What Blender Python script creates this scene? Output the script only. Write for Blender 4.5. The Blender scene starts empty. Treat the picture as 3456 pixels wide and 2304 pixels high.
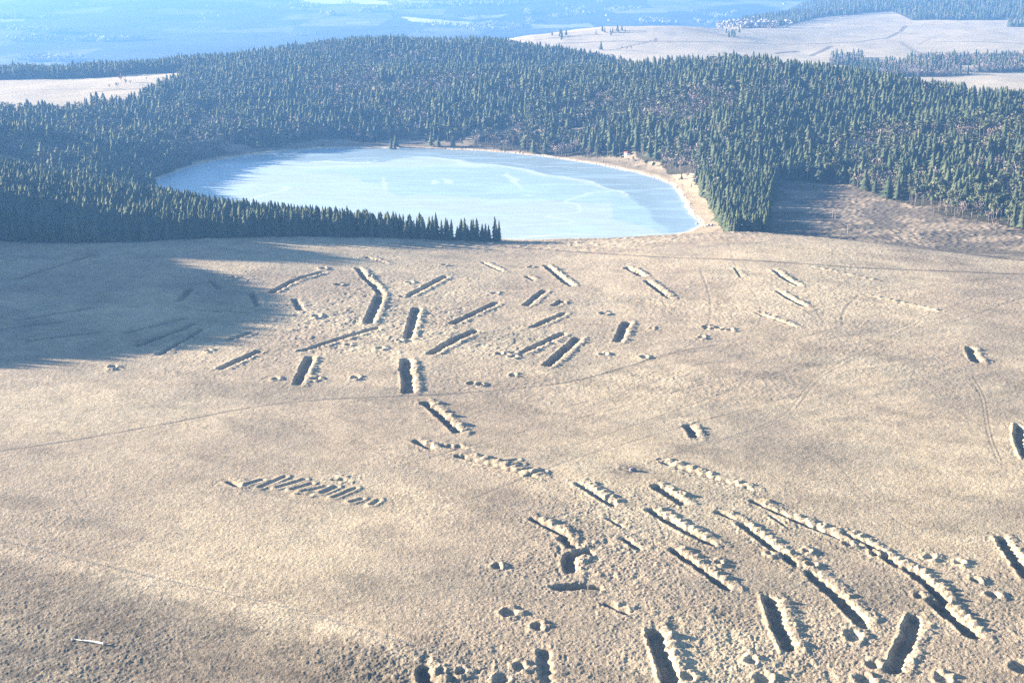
import bpy, math, random
import numpy as np
random.seed(7)
rng = np.random.default_rng(11)
R = math.radians
scene = bpy.context.scene
C = scene.collection

# ------------------------------------------------------------------ camera
H = 212.0
PITCH = R(15.7)
F = 4360.0            # focal length in photo pixels (3456 wide)
cam_d = bpy.data.cameras.new("camera")
cam_d.sensor_width = 22.2
cam_d.lens = F / 3456.0 * 22.2
cam_d.clip_start = 1.0
cam_d.clip_end = 40000.0
cam = bpy.data.objects.new("camera", cam_d)
cam.location = (0, 0, H)
cam.rotation_euler = (R(90) - PITCH, 0, 0)
C.objects.link(cam)
scene.camera = cam

# ------------------------------------------------------------------ light
SUN_EL = R(13.0)
SUN_A = R(13.0)       # light travels towards +x and a little towards the camera
sdir = np.array([math.cos(SUN_A) * math.cos(SUN_EL), -math.sin(SUN_A) * math.cos(SUN_EL), -math.sin(SUN_EL)])
world = bpy.data.worlds.new("World")
scene.world = world
world.use_nodes = True
wn = world.node_tree
for n in list(wn.nodes):
    wn.nodes.remove(n)
sky = wn.nodes.new("ShaderNodeTexSky")
sky.sky_type = 'NISHITA'
sky.sun_disc = False
sky.sun_elevation = SUN_EL
# the sun stands towards (-x, +y): rotation is measured clockwise from +y
sky.sun_rotation = math.atan2(-sdir[0], -sdir[1])
sky.air_density = 1.0
sky.dust_density = 0.3
sky.ozone_density = 2.5
bg = wn.nodes.new("ShaderNodeBackground")
bg.inputs[1].default_value = 0.05
wo = wn.nodes.new("ShaderNodeOutputWorld")
wn.links.new(sky.outputs[0], bg.inputs[0])
wn.links.new(bg.outputs[0], wo.inputs[0])
sun_d = bpy.data.lights.new("sun", 'SUN')
sun_d.energy = 5.0
sun_d.angle = R(0.55)
sun_d.color = (1.0, 0.86, 0.70)
sun = bpy.data.objects.new("sun", sun_d)
from mathutils import Vector
sun.rotation_euler = Vector(tuple(sdir)).to_track_quat('-Z', 'Y').to_euler()
C.objects.link(sun)
scene.view_settings.view_transform = 'Standard'
scene.view_settings.look = 'None'
scene.view_settings.exposure = 2.6
scene.view_settings.gamma = 1.0
scene.cycles.max_bounces = 6
scene.cycles.diffuse_bounces = 3
scene.cycles.volume_bounces = 1
scene.cycles.transparent_max_bounces = 6
scene.cycles.use_denoising = False

# ------------------------------------------------------------------ helpers
def tag(o, label=None, cat=None, group=None, kind=None):
    if label: o['label'] = label
    if cat: o['category'] = cat
    if group: o['group'] = group
    if kind: o['kind'] = kind
    return o

def mesh_np(name, V, faces, mats=(), mat_idx=None, smooth=False, nper=None):
    """V (n,3); faces (m,k) array of equal-size faces, or list of arrays"""
    me = bpy.data.meshes.new(name)
    V = np.asarray(V, dtype=np.float32)
    if not isinstance(faces, list):
        faces = [faces]
    faces = [np.asarray(f, dtype=np.int32) for f in faces if len(f)]
    loops = np.concatenate([f.ravel() for f in faces])
    tot = np.concatenate([np.full(len(f), f.shape[1], dtype=np.int32) for f in faces])
    start = np.concatenate([[0], np.cumsum(tot)[:-1]]).astype(np.int32)
    me.vertices.add(len(V)); me.vertices.foreach_set("co", V.ravel())
    me.loops.add(len(loops)); me.loops.foreach_set("vertex_index", loops)
    me.polygons.add(len(tot))
    me.polygons.foreach_set("loop_start", start)
    me.polygons.foreach_set("loop_total", tot)
    for m in mats: me.materials.append(m)
    if mat_idx is not None:
        me.polygons.foreach_set("material_index", np.asarray(mat_idx, dtype=np.int32))
    if smooth:
        me.polygons.foreach_set("use_smooth", np.ones(len(tot), dtype=bool))
    me.update(calc_edges=True)
    return me

def add_col(me, name, rgb):
    a = me.color_attributes.new(name, 'FLOAT_COLOR', 'POINT')
    c = np.ones((len(rgb), 4), dtype=np.float32); c[:, :3] = rgb
    a.data.foreach_set("color", c.ravel())

def link(name, me, parent=None, loc=None):
    o = bpy.data.objects.new(name, me); C.objects.link(o)
    if parent is not None: o.parent = parent
    if loc is not None: o.location = loc
    return o

def empty(name, loc, rz=0):
    o = bpy.data.objects.new(name, None); C.objects.link(o)
    o.location = loc; o.rotation_euler = (0, 0, rz); o.empty_display_size = 1
    return o

# value noise -----------------------------------------------------------
def _hash(ix, iy, seed):
    h = (ix.astype(np.int64) * 374761393 + iy.astype(np.int64) * 668265263 + seed * 974634777) & 0xffffffff
    h = ((h ^ (h >> 13)) * 1274126177) & 0xffffffff
    h = h ^ (h >> 16)
    return (h & 0xffffff).astype(np.float64) / float(0xffffff)

def noise(x, y, lam, seed=0):
    x = np.asarray(x) / lam; y = np.asarray(y) / lam
    ix = np.floor(x); iy = np.floor(y)
    fx = x - ix; fy = y - iy
    fx = fx * fx * (3 - 2 * fx); fy = fy * fy * (3 - 2 * fy)
    ix = ix.astype(np.int64); iy = iy.astype(np.int64)
    a = _hash(ix, iy, seed); b = _hash(ix + 1, iy, seed)
    c = _hash(ix, iy + 1, seed); d = _hash(ix + 1, iy + 1, seed)
    return (a * (1 - fx) + b * fx) * (1 - fy) + (c * (1 - fx) + d * fx) * fy

def fbm(x, y, lam, octs=4, seed=0, gain=0.5):
    t = 0; w = 1.0; s = 0
    for k in range(octs):
        t = t + w * noise(x + 17.3 * k, y - 9.1 * k, lam / (2.03 ** k), seed + k * 13); s += w; w *= gain
    return t / s

def sst(a, b, x):
    t = np.clip((x - a) / (b - a), 0, 1)
    return t * t * (3 - 2 * t)

# ------------------------------------------------------------------ projection
cP, sP = math.cos(PITCH), math.sin(PITCH)
_RAYY = np.concatenate([np.arange(300, 1100, 2.0), np.arange(1100, 2000, 4.0), np.arange(2000, 5000, 10.0), np.arange(5000, 12000, 25.0)])
def slope_of(py):
    return math.tan(PITCH + math.atan((py - 1152.0) / F))
def unproj(px, py, zf=0.0, it=14):
    """photo pixel -> point on the ground surface zf(x,y) (or a constant level)"""
    t = slope_of(py); z = 12.0
    if callable(zf):
        Y = _RAYY; zr = H - t * Y
        X = (px - 1728.0) / F * (Y * cP + (H - zr) * sP)
        zt = zf(X, Y); i = int(np.argmax(zt >= zr))
        if zt[i] >= zr[i] and i > 0:
            a, b = zr[i - 1] - zt[i - 1], zt[i] - zr[i]
            w = a / (a + b + 1e-12)
            return float(X[i - 1] * (1 - w) + X[i] * w), float(Y[i - 1] * (1 - w) + Y[i] * w), float(zt[i - 1] * (1 - w) + zt[i] * w)
    for _ in range(it):
        Y = (H - z) / t
        zc = Y * cP + (H - z) * sP
        X = (px - 1728.0) / F * zc
        if not callable(zf):
            if z == zf: break
            z = zf; continue
        z = 0.5 * z + 0.5 * float(zf(np.array([X]), np.array([Y]))[0])
    return X, Y, z
def px_of(X, Y, z=15.0):
    return 1728.0 + F * X / (Y * cP + (H - z) * sP)
def py_of(Y, z):
    return 1152.0 + F * ((H - z) * cP - Y * sP) / (Y * cP + (H - z) * sP)

# ------------------------------------------------------------------ lake outline
lake_px = [(498,628),(545,600),(610,572),(700,549),(800,530),(900,516),(1000,507),(1150,499),(1350,500),(1500,504),
           (1650,511),(1800,524),(1950,545),(2080,568),(2180,592),(2250,618),(2292,648),(2310,680),(2325,715),(2350,748),(2374,768)]
lake = [unproj(px, py, 0.0)[:2] for px, py in lake_px]
lake += [(145, 1098), (90, 1078), (20, 1072), (-60, 1078), (-140, 1100), (-220, 1135), (-290, 1180), (-330, 1215)]
def resample(P, n, closed=True):
    P = np.array(P + [P[0]] if closed else P, dtype=float)
    d = np.concatenate([[0], np.cumsum(np.hypot(*np.diff(P, axis=0).T))])
    t = np.linspace(0, d[-1], n, endpoint=not closed)
    return np.stack([np.interp(t, d, P[:, 0]), np.interp(t, d, P[:, 1])], 1)
LK = resample(lake, 260)
for _ in range(3):
    LK = 0.25 * np.roll(LK, 1, 0) + 0.5 * LK + 0.25 * np.roll(LK, -1, 0)
LK = LK + (np.stack([noise(LK[:, 0], LK[:, 1], 19, 1), noise(LK[:, 0], LK[:, 1], 19, 2)], 1) - .5) * 7

def lake_sdf(X, Y):
    """signed distance to the lake shore, + outside; looked up in a grid"""
    gx = (X - GX0) / GS; gy = (Y - GY0) / GS
    gx = np.clip(gx, 0, SD.shape[1] - 1.001); gy = np.clip(gy, 0, SD.shape[0] - 1.001)
    ix = gx.astype(int); iy = gy.astype(int); fx = gx - ix; fy = gy - iy
    return ((SD[iy, ix] * (1 - fx) + SD[iy, ix + 1] * fx) * (1 - fy) +
            (SD[iy + 1, ix] * (1 - fx) + SD[iy + 1, ix + 1] * fx) * fy)
GX0, GY0, GS = -900.0, 700.0, 5.0
_gx = np.arange(GX0, 900, GS); _gy = np.arange(GY0, 2200, GS)
_X, _Y = np.meshgrid(_gx, _gy)
_d = np.full(_X.shape, 1e9); _in = np.zeros(_X.shape, bool)
for i in range(len(LK)):
    ax, ay = LK[i]; bx, by = LK[(i + 1) % len(LK)]
    ux, uy = bx - ax, by - ay; L2 = ux * ux + uy * uy + 1e-9
    t = np.clip(((_X - ax) * ux + (_Y - ay) * uy) / L2, 0, 1)
    _d = np.minimum(_d, np.hypot(_X - ax - t * ux, _Y - ay - t * uy))
    cr = ((ay > _Y) != (by > _Y)) & (_X < (bx - ax) * (_Y - ay) / (by - ay + 1e-12) + ax)
    _in ^= cr
SD = np.where(_in, -_d, _d)

# ------------------------------------------------------------------ terrain table  (photo column, [(Y, z)...])
V_END = [(5000, -120), (6500, -60), (9000, 75), (10500, 150), (12000, 200)]
T = {
 -1500: [(100,4),(500,8),(1000,9),(1400,12),(1900,30),(2300,40),(2800,-20),(3500,-100)] + V_END,
 0:    [(100,2),(300,3),(500,7),(800,12),(940,19),(965,19.5),(1100,35),(1180,35),(1350,10),(1600,15),(1900,30),(2300,40),(2420,37),(2800,-20),(3500,-100)] + V_END,
 400:  [(100,2),(300,3),(500,7),(800,13),(950,22),(980,21.5),(1100,21),(1210,9),(1400,5),(1600,14),(1900,32),(2300,46),(2440,44),(2800,-10),(3500,-100)] + V_END,
 700:  [(100,2),(300,3),(500,7),(800,13),(970,22),(1000,21),(1090,10),(1500,4),(1700,14),(2000,36),(2300,54),(2450,54),(2750,20),(3500,-90)] + V_END,
 1000: [(100,2),(300,3),(500,7),(800,13),(985,21),(1005,20.5),(1070,9),(1650,3),(1800,18),(2000,42),(2200,56),(2400,70),(2550,72),(2800,30),(3500,-80)] + V_END,
 1300: [(100,2),(300,3),(500,8),(800,12),(1000,17),(1060,6),(1690,3),(1820,20),(2000,50),(2130,56),(2300,50),(2500,84),(2650,86),(2900,40),(3500,-60)] + V_END,
 1700: [(100,2),(300,3),(500,8),(800,11),(1000,12.2),(1060,2),(1620,3),(1760,25),(1950,56),(2080,60),(2250,50),(2450,77),(2600,78),(2800,40),(3100,45),(3350,74),(3600,40),(4500,-100)] + V_END,
 2000: [(100,2),(300,3),(500,8),(800,12),(1000,13),(1070,2),(1520,4),(1700,30),(1880,58),(2030,64),(2200,50),(2400,62),(2500,58),(2750,35),(3100,50),(3500,97),(3700,60),(4500,-80)] + V_END,
 2250: [(100,2),(300,3),(500,8),(800,13),(1000,17),(1080,3),(1380,4),(1550,28),(1800,64),(1980,75),(2200,55),(2500,30),(3000,48),(3500,98),(3800,60),(4500,-40)] + V_END,
 2500: [(100,2),(300,2),(500,7),(800,15),(960,22.5),(1000,22),(1060,4),(1250,4),(1400,22),(1650,62),(1850,87),(1980,85),(2200,40),(2500,25),(3000,45),(3500,80),(3900,72),(4300,85),(4600,60)] + V_END,
 2750: [(100,2),(300,2),(500,6),(800,16),(940,24.5),(970,24),(1030,6),(1150,3),(1330,7),(1500,28),(1750,70),(1850,78),(2000,60),(2300,25),(3000,44),(3500,62),(4000,80),(4500,94),(4800,104),(5200,126),(6000,150),(7200,20),(9000,75),(10500,150),(12000,200)],
 3000: [(100,2),(300,2),(500,5),(800,16),(920,23),(945,22.5),(1010,6),(1150,3),(1260,8),(1450,34),(1700,67),(1780,70),(2000,40),(2300,28),(2600,34),(3000,44),(4000,72),(4500,92),(5000,120),(6000,165),(8000,190),(12000,210)],
 3250: [(100,2),(300,2),(500,5),(800,17),(900,21),(920,20.5),(985,6),(1120,8),(1240,20),(1450,46),(1650,62),(1900,38),(2300,30),(2600,36),(3000,44),(4000,74),(4500,110),(5000,140),(6000,175),(8000,200),(12000,215)],
 3456: [(100,2),(300,2),(500,5),(800,17),(870,19.5),(895,19),(960,9),(1060,9),(1200,25),(1450,52),(1600,56),(1800,40),(2300,30),(2600,36),(3000,44),(4000,74),(4500,115),(5000,150),(6000,180),(8000,205),(12000,218)],
 5000: [(100,2),(300,2),(500,6),(800,18),(900,18),(1060,16),(1450,52),(1800,45),(2300,36),(3000,50),(4000,90),(5000,160),(6000,190),(12000,220)],
}
_cols = np.array(sorted(T))
_ys = np.concatenate([np.arange(100, 3000, 20), np.arange(3000, 12001, 100)]).astype(float)
_tab = np.stack([np.interp(_ys, [k[0] for k in T[c]], [k[1] for k in T[c]]) for c in _cols], 1)
_pc = np.arange(-1500, 5001, 50.0)
_tab = np.stack([np.interp(_pc, _cols, row) for row in _tab], 0)
def _blur(a, axis, k):
    a = np.moveaxis(a, axis, 0)
    for _ in range(k):
        p = np.concatenate([a[:1], a, a[-1:]], 0); a = 0.25 * p[:-2] + 0.5 * p[1:-1] + 0.25 * p[2:]
    return np.moveaxis(a, 0, axis)
_tab = _blur(_blur(_tab, 1, 5), 0, 1)
SHADOW_HILLS = [(-580, 800, 73, 90, 90), (-640, 940, 66, 115, 66), (-860, 1058, 168, 150, 50), (-680, 1360, 30, 120, 120), (-950, 1520, 60, 200, 180)]  # unseen hills left of view, added and sized for the shadows they cast

def zbase(X, Y):
    X = np.asarray(X, float); Y = np.asarray(Y, float)
    px = px_of(X, Y)
    u = np.clip((px - _pc[0]) / 50.0, 0, len(_pc) - 1.001)
    v = np.interp(Y, _ys, np.arange(len(_ys))); v = np.clip(v, 0, len(_ys) - 1.001)
    iu = u.astype(int); iv = v.astype(int); fu = u - iu; fv = v - iv
    z = ((_tab[iv, iu] * (1 - fu) + _tab[iv, iu + 1] * fu) * (1 - fv) +
         (_tab[iv + 1, iu] * (1 - fu) + _tab[iv + 1, iu + 1] * fu) * fv)
    for hx, hy, hh, sx, sy in SHADOW_HILLS:
        z = z + hh * np.exp(-0.5 * (((X - hx) / sx) ** 2 + ((Y - hy) / sy) ** 2))
    sd = lake_sdf(X, Y)
    near = (Y < 2300) & (np.abs(X) < 890) & (Y > 700)
    k = np.where(near, sst(2, 62, sd), 1.0)
    z = z * k + 0.9 * (1 - k)
    z = np.where(near & (sd < 4), np.minimum(z, 0.9 * sst(-4, 4, sd) * 1.3 - 0.6), z)
    # gentle roll of the land
    a = sst(1100, 2500, Y)
    z = z + (fbm(X, Y, 170, 3, 5) - 0.5) * (2.2 + 6 * a) * k
    z = z + (fbm(X, Y, 900, 3, 9) - 0.5) * 70 * sst(4500, 7000, Y)
    return z

# ------------------------------------------------------------------ ditches and pits on the moor
# (points in the photo, half width m, depth m, heap height m, heap spacing m, heap length m)
D3 = lambda pts, w=2.4, d=1.5, hh=1.0, sp=4.2, hl=3.0, rim=0.35: (pts, w * (1.2 if w < 2 else .84) + .05, d * 1.35, hh * .85, sp * 1.08, hl * 1.2, rim * .6)
DITCH = [
 D3([(917,988),(1000,942),(1083,920)], 2.3,1.6,.7,3,2.5), D3([(606,1013),(644,976)],3.0,1.4,.9,4), D3([(713,947),(739,972)],1.8,1.0,.6,4),
 D3([(851,990),(869,1031)],2.3,1.4,1.0,4), D3([(996,1013),(1014,1046)],2.4,1.1,.3,4), D3([(769,1148),(841,1125)],2.0,1.2,.6,4),
 D3([(749,1243),(869,1187)],2.2,1.5,.7,3.4), D3([(1019,1185),(1140,1146),(1270,1108)],2.0,1.5,.7,3.2), D3([(1045,1207),(1005,1295)],2.6,1.6,.9,4),
 D3([(1208,907),(1232,940),(1268,968),(1284,995)],2.3,1.4,1.0,4), D3([(1280,1003),(1244,1090)],3.3,1.7,1.1,3.6), D3([(1379,998),(1499,935)],2.6,1.8,.8,3.2),
 D3([(1405,1042),(1377,1139)],2.8,1.7,1.1,3.6), D3([(1532,1091),(1673,1023)],2.4,1.6,.7,3.2), D3([(1453,1194),(1530,1150),(1601,1118)],2.6,1.7,.8,3.4),
 D3([(1369,1216),(1379,1323)],3.0,1.8,1.3,3.0,3.4,.5), D3([(1438,1361),(1471,1390),(1543,1457)],2.3,1.6,1.5,4.6,3.6,.5),
 D3([(1632,888),(1690,915)],1.2,1.0,.6,4), D3([(1544,1538),(1680,1575),(1803,1609)],.8,1.0,1.1,4.8,4.2,.15),
 D3([(1844,898),(1880,930),(1928,965)],2.1,1.6,1.1,3.6), D3([(2117,905),(2166,930)],1.8,1.4,1.0,4), D3([(2181,949),(2257,1005)],2.0,1.5,1.1,3.8),
 D3([(1775,1030),(1836,982)],2.3,1.4,.7,3.4), D3([(1874,1030),(1895,1017)],2.2,1.2,.8,4), D3([(1801,1104),(1898,1060)],2.0,1.4,.7,3.6),
 D3([(1765,1190),(1791,1176),(1898,1127)],2.2,1.5,.9,3.4), D3([(1849,1232),(1949,1143)],2.7,1.7,1.0,3.6), D3([(2115,1090),(2084,1151)],2.7,1.6,1.0,3.6),
 D3([(2615,914),(2645,940),(2689,962)],1.1,1.0,.8,4), D3([(2628,985),(2665,1010),(2715,1033)],1.1,1.1,.9,4), D3([(2556,1058),(2679,1102)],.7,.8,.8,4.4),
 D3([(2735,903),(2947,949)],.5,.3,.7,5), D3([(2921,998),(3162,1052)],.5,.5,.6,5), D3([(3273,1175),(3280,1200),(3299,1219)],1.7,1.4,.9,3.4),
 D3([(3440,1440),(3440,1490),(3462,1540)],2.2,1.6,1.2,3.6,3,.7), D3([(2324,1440),(2344,1474)],2.2,1.5,1.2,3.8),
 D3([(1956,1634),(2010,1672),(2068,1703)],1.2,1.4,1.1,3.0,3.2), D3([(2216,1644),(2299,1697)],1.6,1.6,1.2,3.4,3.4), D3([(2196,1722),(2305,1790),(2402,1835)],1.3,1.6,1.2,3.6,3.4),
 D3([(1799,1754),(1912,1810)],.9,1.1,1.2,5,3.4), D3([(1902,1820),(1936,1847)],1.5,1.1,.4,4), D3([(2270,1856),(2310,1882),(2452,1982)],1.2,1.5,1.1,3.4,3.2),
 D3([(1875,1984),(1950,1980),(2020,1984)],1.3,1.3,.2,4,3,.5), D3([(1925,1925),(1915,1885),(1955,1862),(1995,1866)],1.6,1.5,.8,4), D3([(2048,2040),(2118,2070)],.8,.9,.5,4),
 D3([(2210,2135),(2240,2230),(2262,2304),(2290,2390)],2.6,2.0,1.6,4.4,3.4,.8), D3([(1836,2205),(1843,2304)],2.0,.7,.3,4), D3([(1428,2262),(1450,2320)],1.9,1.5,1.2,4),
 D3([(2544,1693),(2680,1755),(2818,1810)],.9,1.3,1.1,5,3.2), D3([(2235,1562),(2304,1583),(2534,1651)],.6,.9,1.1,4.4,3.2,.1), D3([(2422,1730),(2470,1747)],1.0,1.0,.9,6),
 D3([(2505,1771),(2600,1842),(2681,1903)],1.3,1.4,.9,3.6), D3([(2853,1803),(2931,1837)],.9,1.2,.9,3), D3([(2935,1843),(3029,1911)],1.1,1.3,1.0,3),
 D3([(3060,1920),(3130,1970),(3188,2032)],2.0,1.9,1.4,3.2,3.2,.5), D3([(3156,2036),(3284,2141)],1.7,1.8,1.3,3.4,3.2,.5), D3([(2737,1936),(2820,2012),(2916,2110)],1.7,1.5,.8,3.8,3.4),
 D3([(2598,2021),(2625,2110),(2660,2185)],2.6,1.9,1.3,3.0,3.2,.7), D3([(3090,2085),(3055,2180),(3015,2262)],1.8,1.5,.8,3,2.6,.6), D3([(3382,1820),(3465,1945)],1.6,1.7,1.0,3.4,3,.6),
 D3([(774,1628),(804,1640)],.9,1.0,.3,4), D3([(1124,1619),(1170,1622)],.8,.8,.7,5),
 D3([(2058,1755),(2100,1778)],.5,.8,.2,4), D3([(2110,1822),(2155,1850)],1.1,1.0,.3,4), D3([(2605,1745),(2650,1775)],.4,.6,.3,4),
 D3([(430,1122),(620,1075)],1.8,.9,.5,5), D3([(470,1165),(650,1095)],1.8,1.0,.5,5), D3([(540,1195),(680,1112)],1.6,1.0,.6,5), D3([(60,1080),(300,1040)],2.5,.6,.4,6),
 D3([(0,1110),(220,1085)],2.5,.6,.4,6), D3([(100,1150),(330,1120)],2.5,.6,.4,6), D3([(60,940),(310,860)],2.5,.6,.4,6),
 D3([(1405,1490),(1450,1510)],2.2,1.1,.5,5), D3([(1500,1505),(1560,1512)],1.4,.8,.4,5), D3([(2170,1015),(2290,1038)],.6,.5,.2,4),
 D3([(672,1046),(745,1052)],1.2,.9,.6,4), D3([(777,1052),(840,1056)],1.0,.8,.5,4),  # shadows of two low bumps, put in as small dark ditches
 D3([(1780,935),(1800,945)],1.2,.8,.5,4), D3([(2480,905),(2500,935)],.5,.4,.2,4), D3([(1240,870),(1300,888)],1.4,.8,.6,4),
]
GROOVE = [((879,1646),(962,1610)),((938,1646),(1028,1619)),((989,1652),(1051,1634)),((1025,1661),(1099,1643)),((1090,1664),(1135,1646)),
          ((1129,1679),(1200,1649)),((1188,1694),(1221,1685)),((1258,1703),(1277,1690)),((828,1640),(885,1620)),((1010,1668),(1045,1672)),
          ((1720,1575),(1760,1568)),((1745,1590),(1800,1583)),((1700,1560),(1745,1552)),((1780,1603),(1835,1592))]
PITS = [(1091,907,2.6),(782,938,2.4),(1068,1069,2.6),(1142,961,2.6),(1382,954,2.4),(1670,991,2.4),(1683,1194,2.0),(1730,1205,2.2),(1732,1192,1.8),(1354,1001,1.8),
        (1285,1176,2.4),(1198,1275,2.2),(1729,1267,2.0),(1591,1294,1.9),(2038,1058,3.0),(2035,1197,1.9),(2173,1206,2.0),(1788,903,1.8),(2383,1105,2.0),(2462,1115,2.0),
        (2425,1108,1.6),(2370,1140,1.6),(1715,2070,2.6),(1817,2113,1.7),(1677,1913,1.5),(1755,2251,1.9),(1695,2293,2.6),(2882,2148,2.7),(3347,2010,2.3),(3102,2012,1.6),
        (2950,2246,2.1),(2916,2298,2.6),(2578,2294,2.6),(3181,2292,2.6),(2320,2288,2.0),(3452,2256,3.4),(2862,1838,1.6),(2735,1907,1.4),(3137,1880,1.8),(380,1240,2.2),
        (930,1280,1.8),(1065,1280,2.0),(1620,1300,1.5),(700,1185,1.5),(660,1145,1.5),(1500,895,1.8),(1250,935,1.5),(1175,1165,1.5),(2250,1000,1.2),(2600,1870,1.2),
        (2200,1110,1.2),(1350,1150,1.3),(2720,1860,1.0),(2530,2230,1.6),(1490,2270,1.6),(1560,2270,1.4),(3240,1900,1.4),(3290,1960,1.3),(2420,1900,1.2),(2950,1870,1.1)]
# paths and old tracks: (points, half width, depth, darkening)
TRACKS = [([(-60,1532),(80,1512),(300,1478),(560,1432),(860,1370),(1100,1347),(1280,1340),(1420,1336),(1700,1318),(1950,1288),(2120,1238),(2270,1190),(2420,1165)],.75,.2,.55),
          ([(1150,772),(1420,808),(1750,836),(2050,855),(2304,872),(2800,900),(3100,912),(3350,922),(3520,928)],1.4,.3,.75),
          ([(2700,1165),(2900,1125),(3040,1112),(3100,1075),(3200,1040),(3330,992),(3520,960)],.6,.12,.32),
          ([(2900,998),(2850,1040),(2840,1080),(2850,1105),(2700,1140)],.8,.2,.25),
          ([(3090,1110),(3250,1080),(3350,1040),(3520,985)],.8,.15,.3), ([(2910,995),(3100,972),(3300,945),(3520,930)],.8,.15,.3),
          ([(2200,1560),(2330,1510),(2500,1470),(2650,1405),(2700,1340),(2745,1275),(2860,1210),(2990,1150),(3110,1085)],.45,.12,.25),
          ([(2215,1560),(2345,1512),(2510,1474),(2665,1408),(2715,1345),(2760,1280),(2875,1215)],.3,.12,.22),
          ([(3270,1270),(3315,1340),(3322,1400),(3336,1480),(3370,1560)],.3,.15,.35), ([(3285,1268),(3327,1340),(3335,1400),(3349,1480),(3385,1560)],.3,.15,.35),
          ([(2450,790),(2480,900),(2520,960),(2560,1010),(2575,1080),(2540,1120),(2300,1270),(1700,1430),(1400,1490)],.7,.08,.18),
          ([(2360,900),(2400,1000),(2400,1090),(2330,1180),(2000,1280)],.6,.15,.3),
          ([(1580,1690),(1900,1560),(2100,1500),(2340,1430),(2700,1330)],.5,.15,.3), ([(1400,1560),(1700,1475),(2000,1400),(2400,1290)],.5,.15,.3),
          ([(1950,1500),(2300,1380),(2700,1230)],.4,.12,.3), ([(290,1878),(360,1857),(400,1846),(480,1822)],.35,.12,.4),
          ([(2203,1730),(2240,1800),(2250,1840)],.25,.1,.3), ([(2820,1560),(2950,1700),(3130,1830)],.4,.1,.2), ([(-60,1800),(-10,1812),(250,1880),(510,1940),(1000,2058),(1300,2140),(1700,2262),(1900,2330)],1.6,.12,-.12)]

# ------------------------------------------------------------------ ground sheet
fine = np.arange(-70, 3530, 2.75)
colpx = np.concatenate([np.arange(-1500, -70, 22), fine, np.arange(3530, 5001, 28)])
rows = [120.0]
while rows[-1] < 12000:
    y = rows[-1]
    if y < 335: s = 6.0
    elif y < 1085: s = np.interp(y, [335, 1085], [0.38, 0.80])
    elif y < 1500: s = 1.6
    elif y < 3000: s = 5.0
    else: s = y * 0.004
    rows.append(y + s)
rows = np.array(rows)
CP, RY = np.meshgrid(colpx, rows)
GY = RY.ravel(); GX = ((CP.ravel() - 1728.0) / F) * (GY * cP + (H - 15.0) * sP)
GPX = CP.ravel()
GZ = zbase(GX, GY)
N = len(GX)
near = GY < 1120
dark = np.zeros(N)          # path wear, plus shade painted into the trench beds
bank = np.zeros(N)          # worn or heaped soil
rough = np.zeros(N)

# order along Y lets us slice quickly
ncol = len(colpx)
def slab(y0, y1, x0, x1):
    r0 = np.searchsorted(rows, y0); r1 = np.searchsorted(rows, y1)
    if r1 <= r0: return np.zeros(0, int)
    idx = np.arange(r0 * ncol, r1 * ncol)
    m = (GX[idx] > x0) & (GX[idx] < x1)
    return idx[m]
def polyd(idx, P):
    """distance, along-position and signed side to polyline P"""
    x = GX[idx]; y = GY[idx]
    best = np.full(len(idx), 1e9); along = np.zeros(len(idx)); side = np.zeros(len(idx)); acc = 0
    for a, b in zip(P[:-1], P[1:]):
        u = b - a; L = np.hypot(*u); u = u / L
        t = (x - a[0]) * u[0] + (y - a[1]) * u[1]
        tc = np.clip(t, 0, L)
        dx = x - a[0] - tc * u[0]; dy = y - a[1] - tc * u[1]
        d = np.hypot(dx, dy)
        n = np.array([u[1], -u[0]])
        if n[0] < 0: n = -n
        s = (x - a[0]) * n[0] + (y - a[1]) * n[1]
        m = d < best
        best[m] = d[m]; along[m] = (acc + t)[m] if len(P) == 2 else (acc + tc)[m]; side[m] = s[m]
        acc += L
    return best, along, side, acc
def smooth_poly(P, n=3):
    P = np.array(P, float)
    for _ in range(n):
        if len(P) < 3: break
        Q = [P[0]]
        for a, b in zip(P[:-1], P[1:]):
            Q += [0.75 * a + 0.25 * b, 0.25 * a + 0.75 * b]
        Q.append(P[-1]); P = np.array(Q)
    return P

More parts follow.
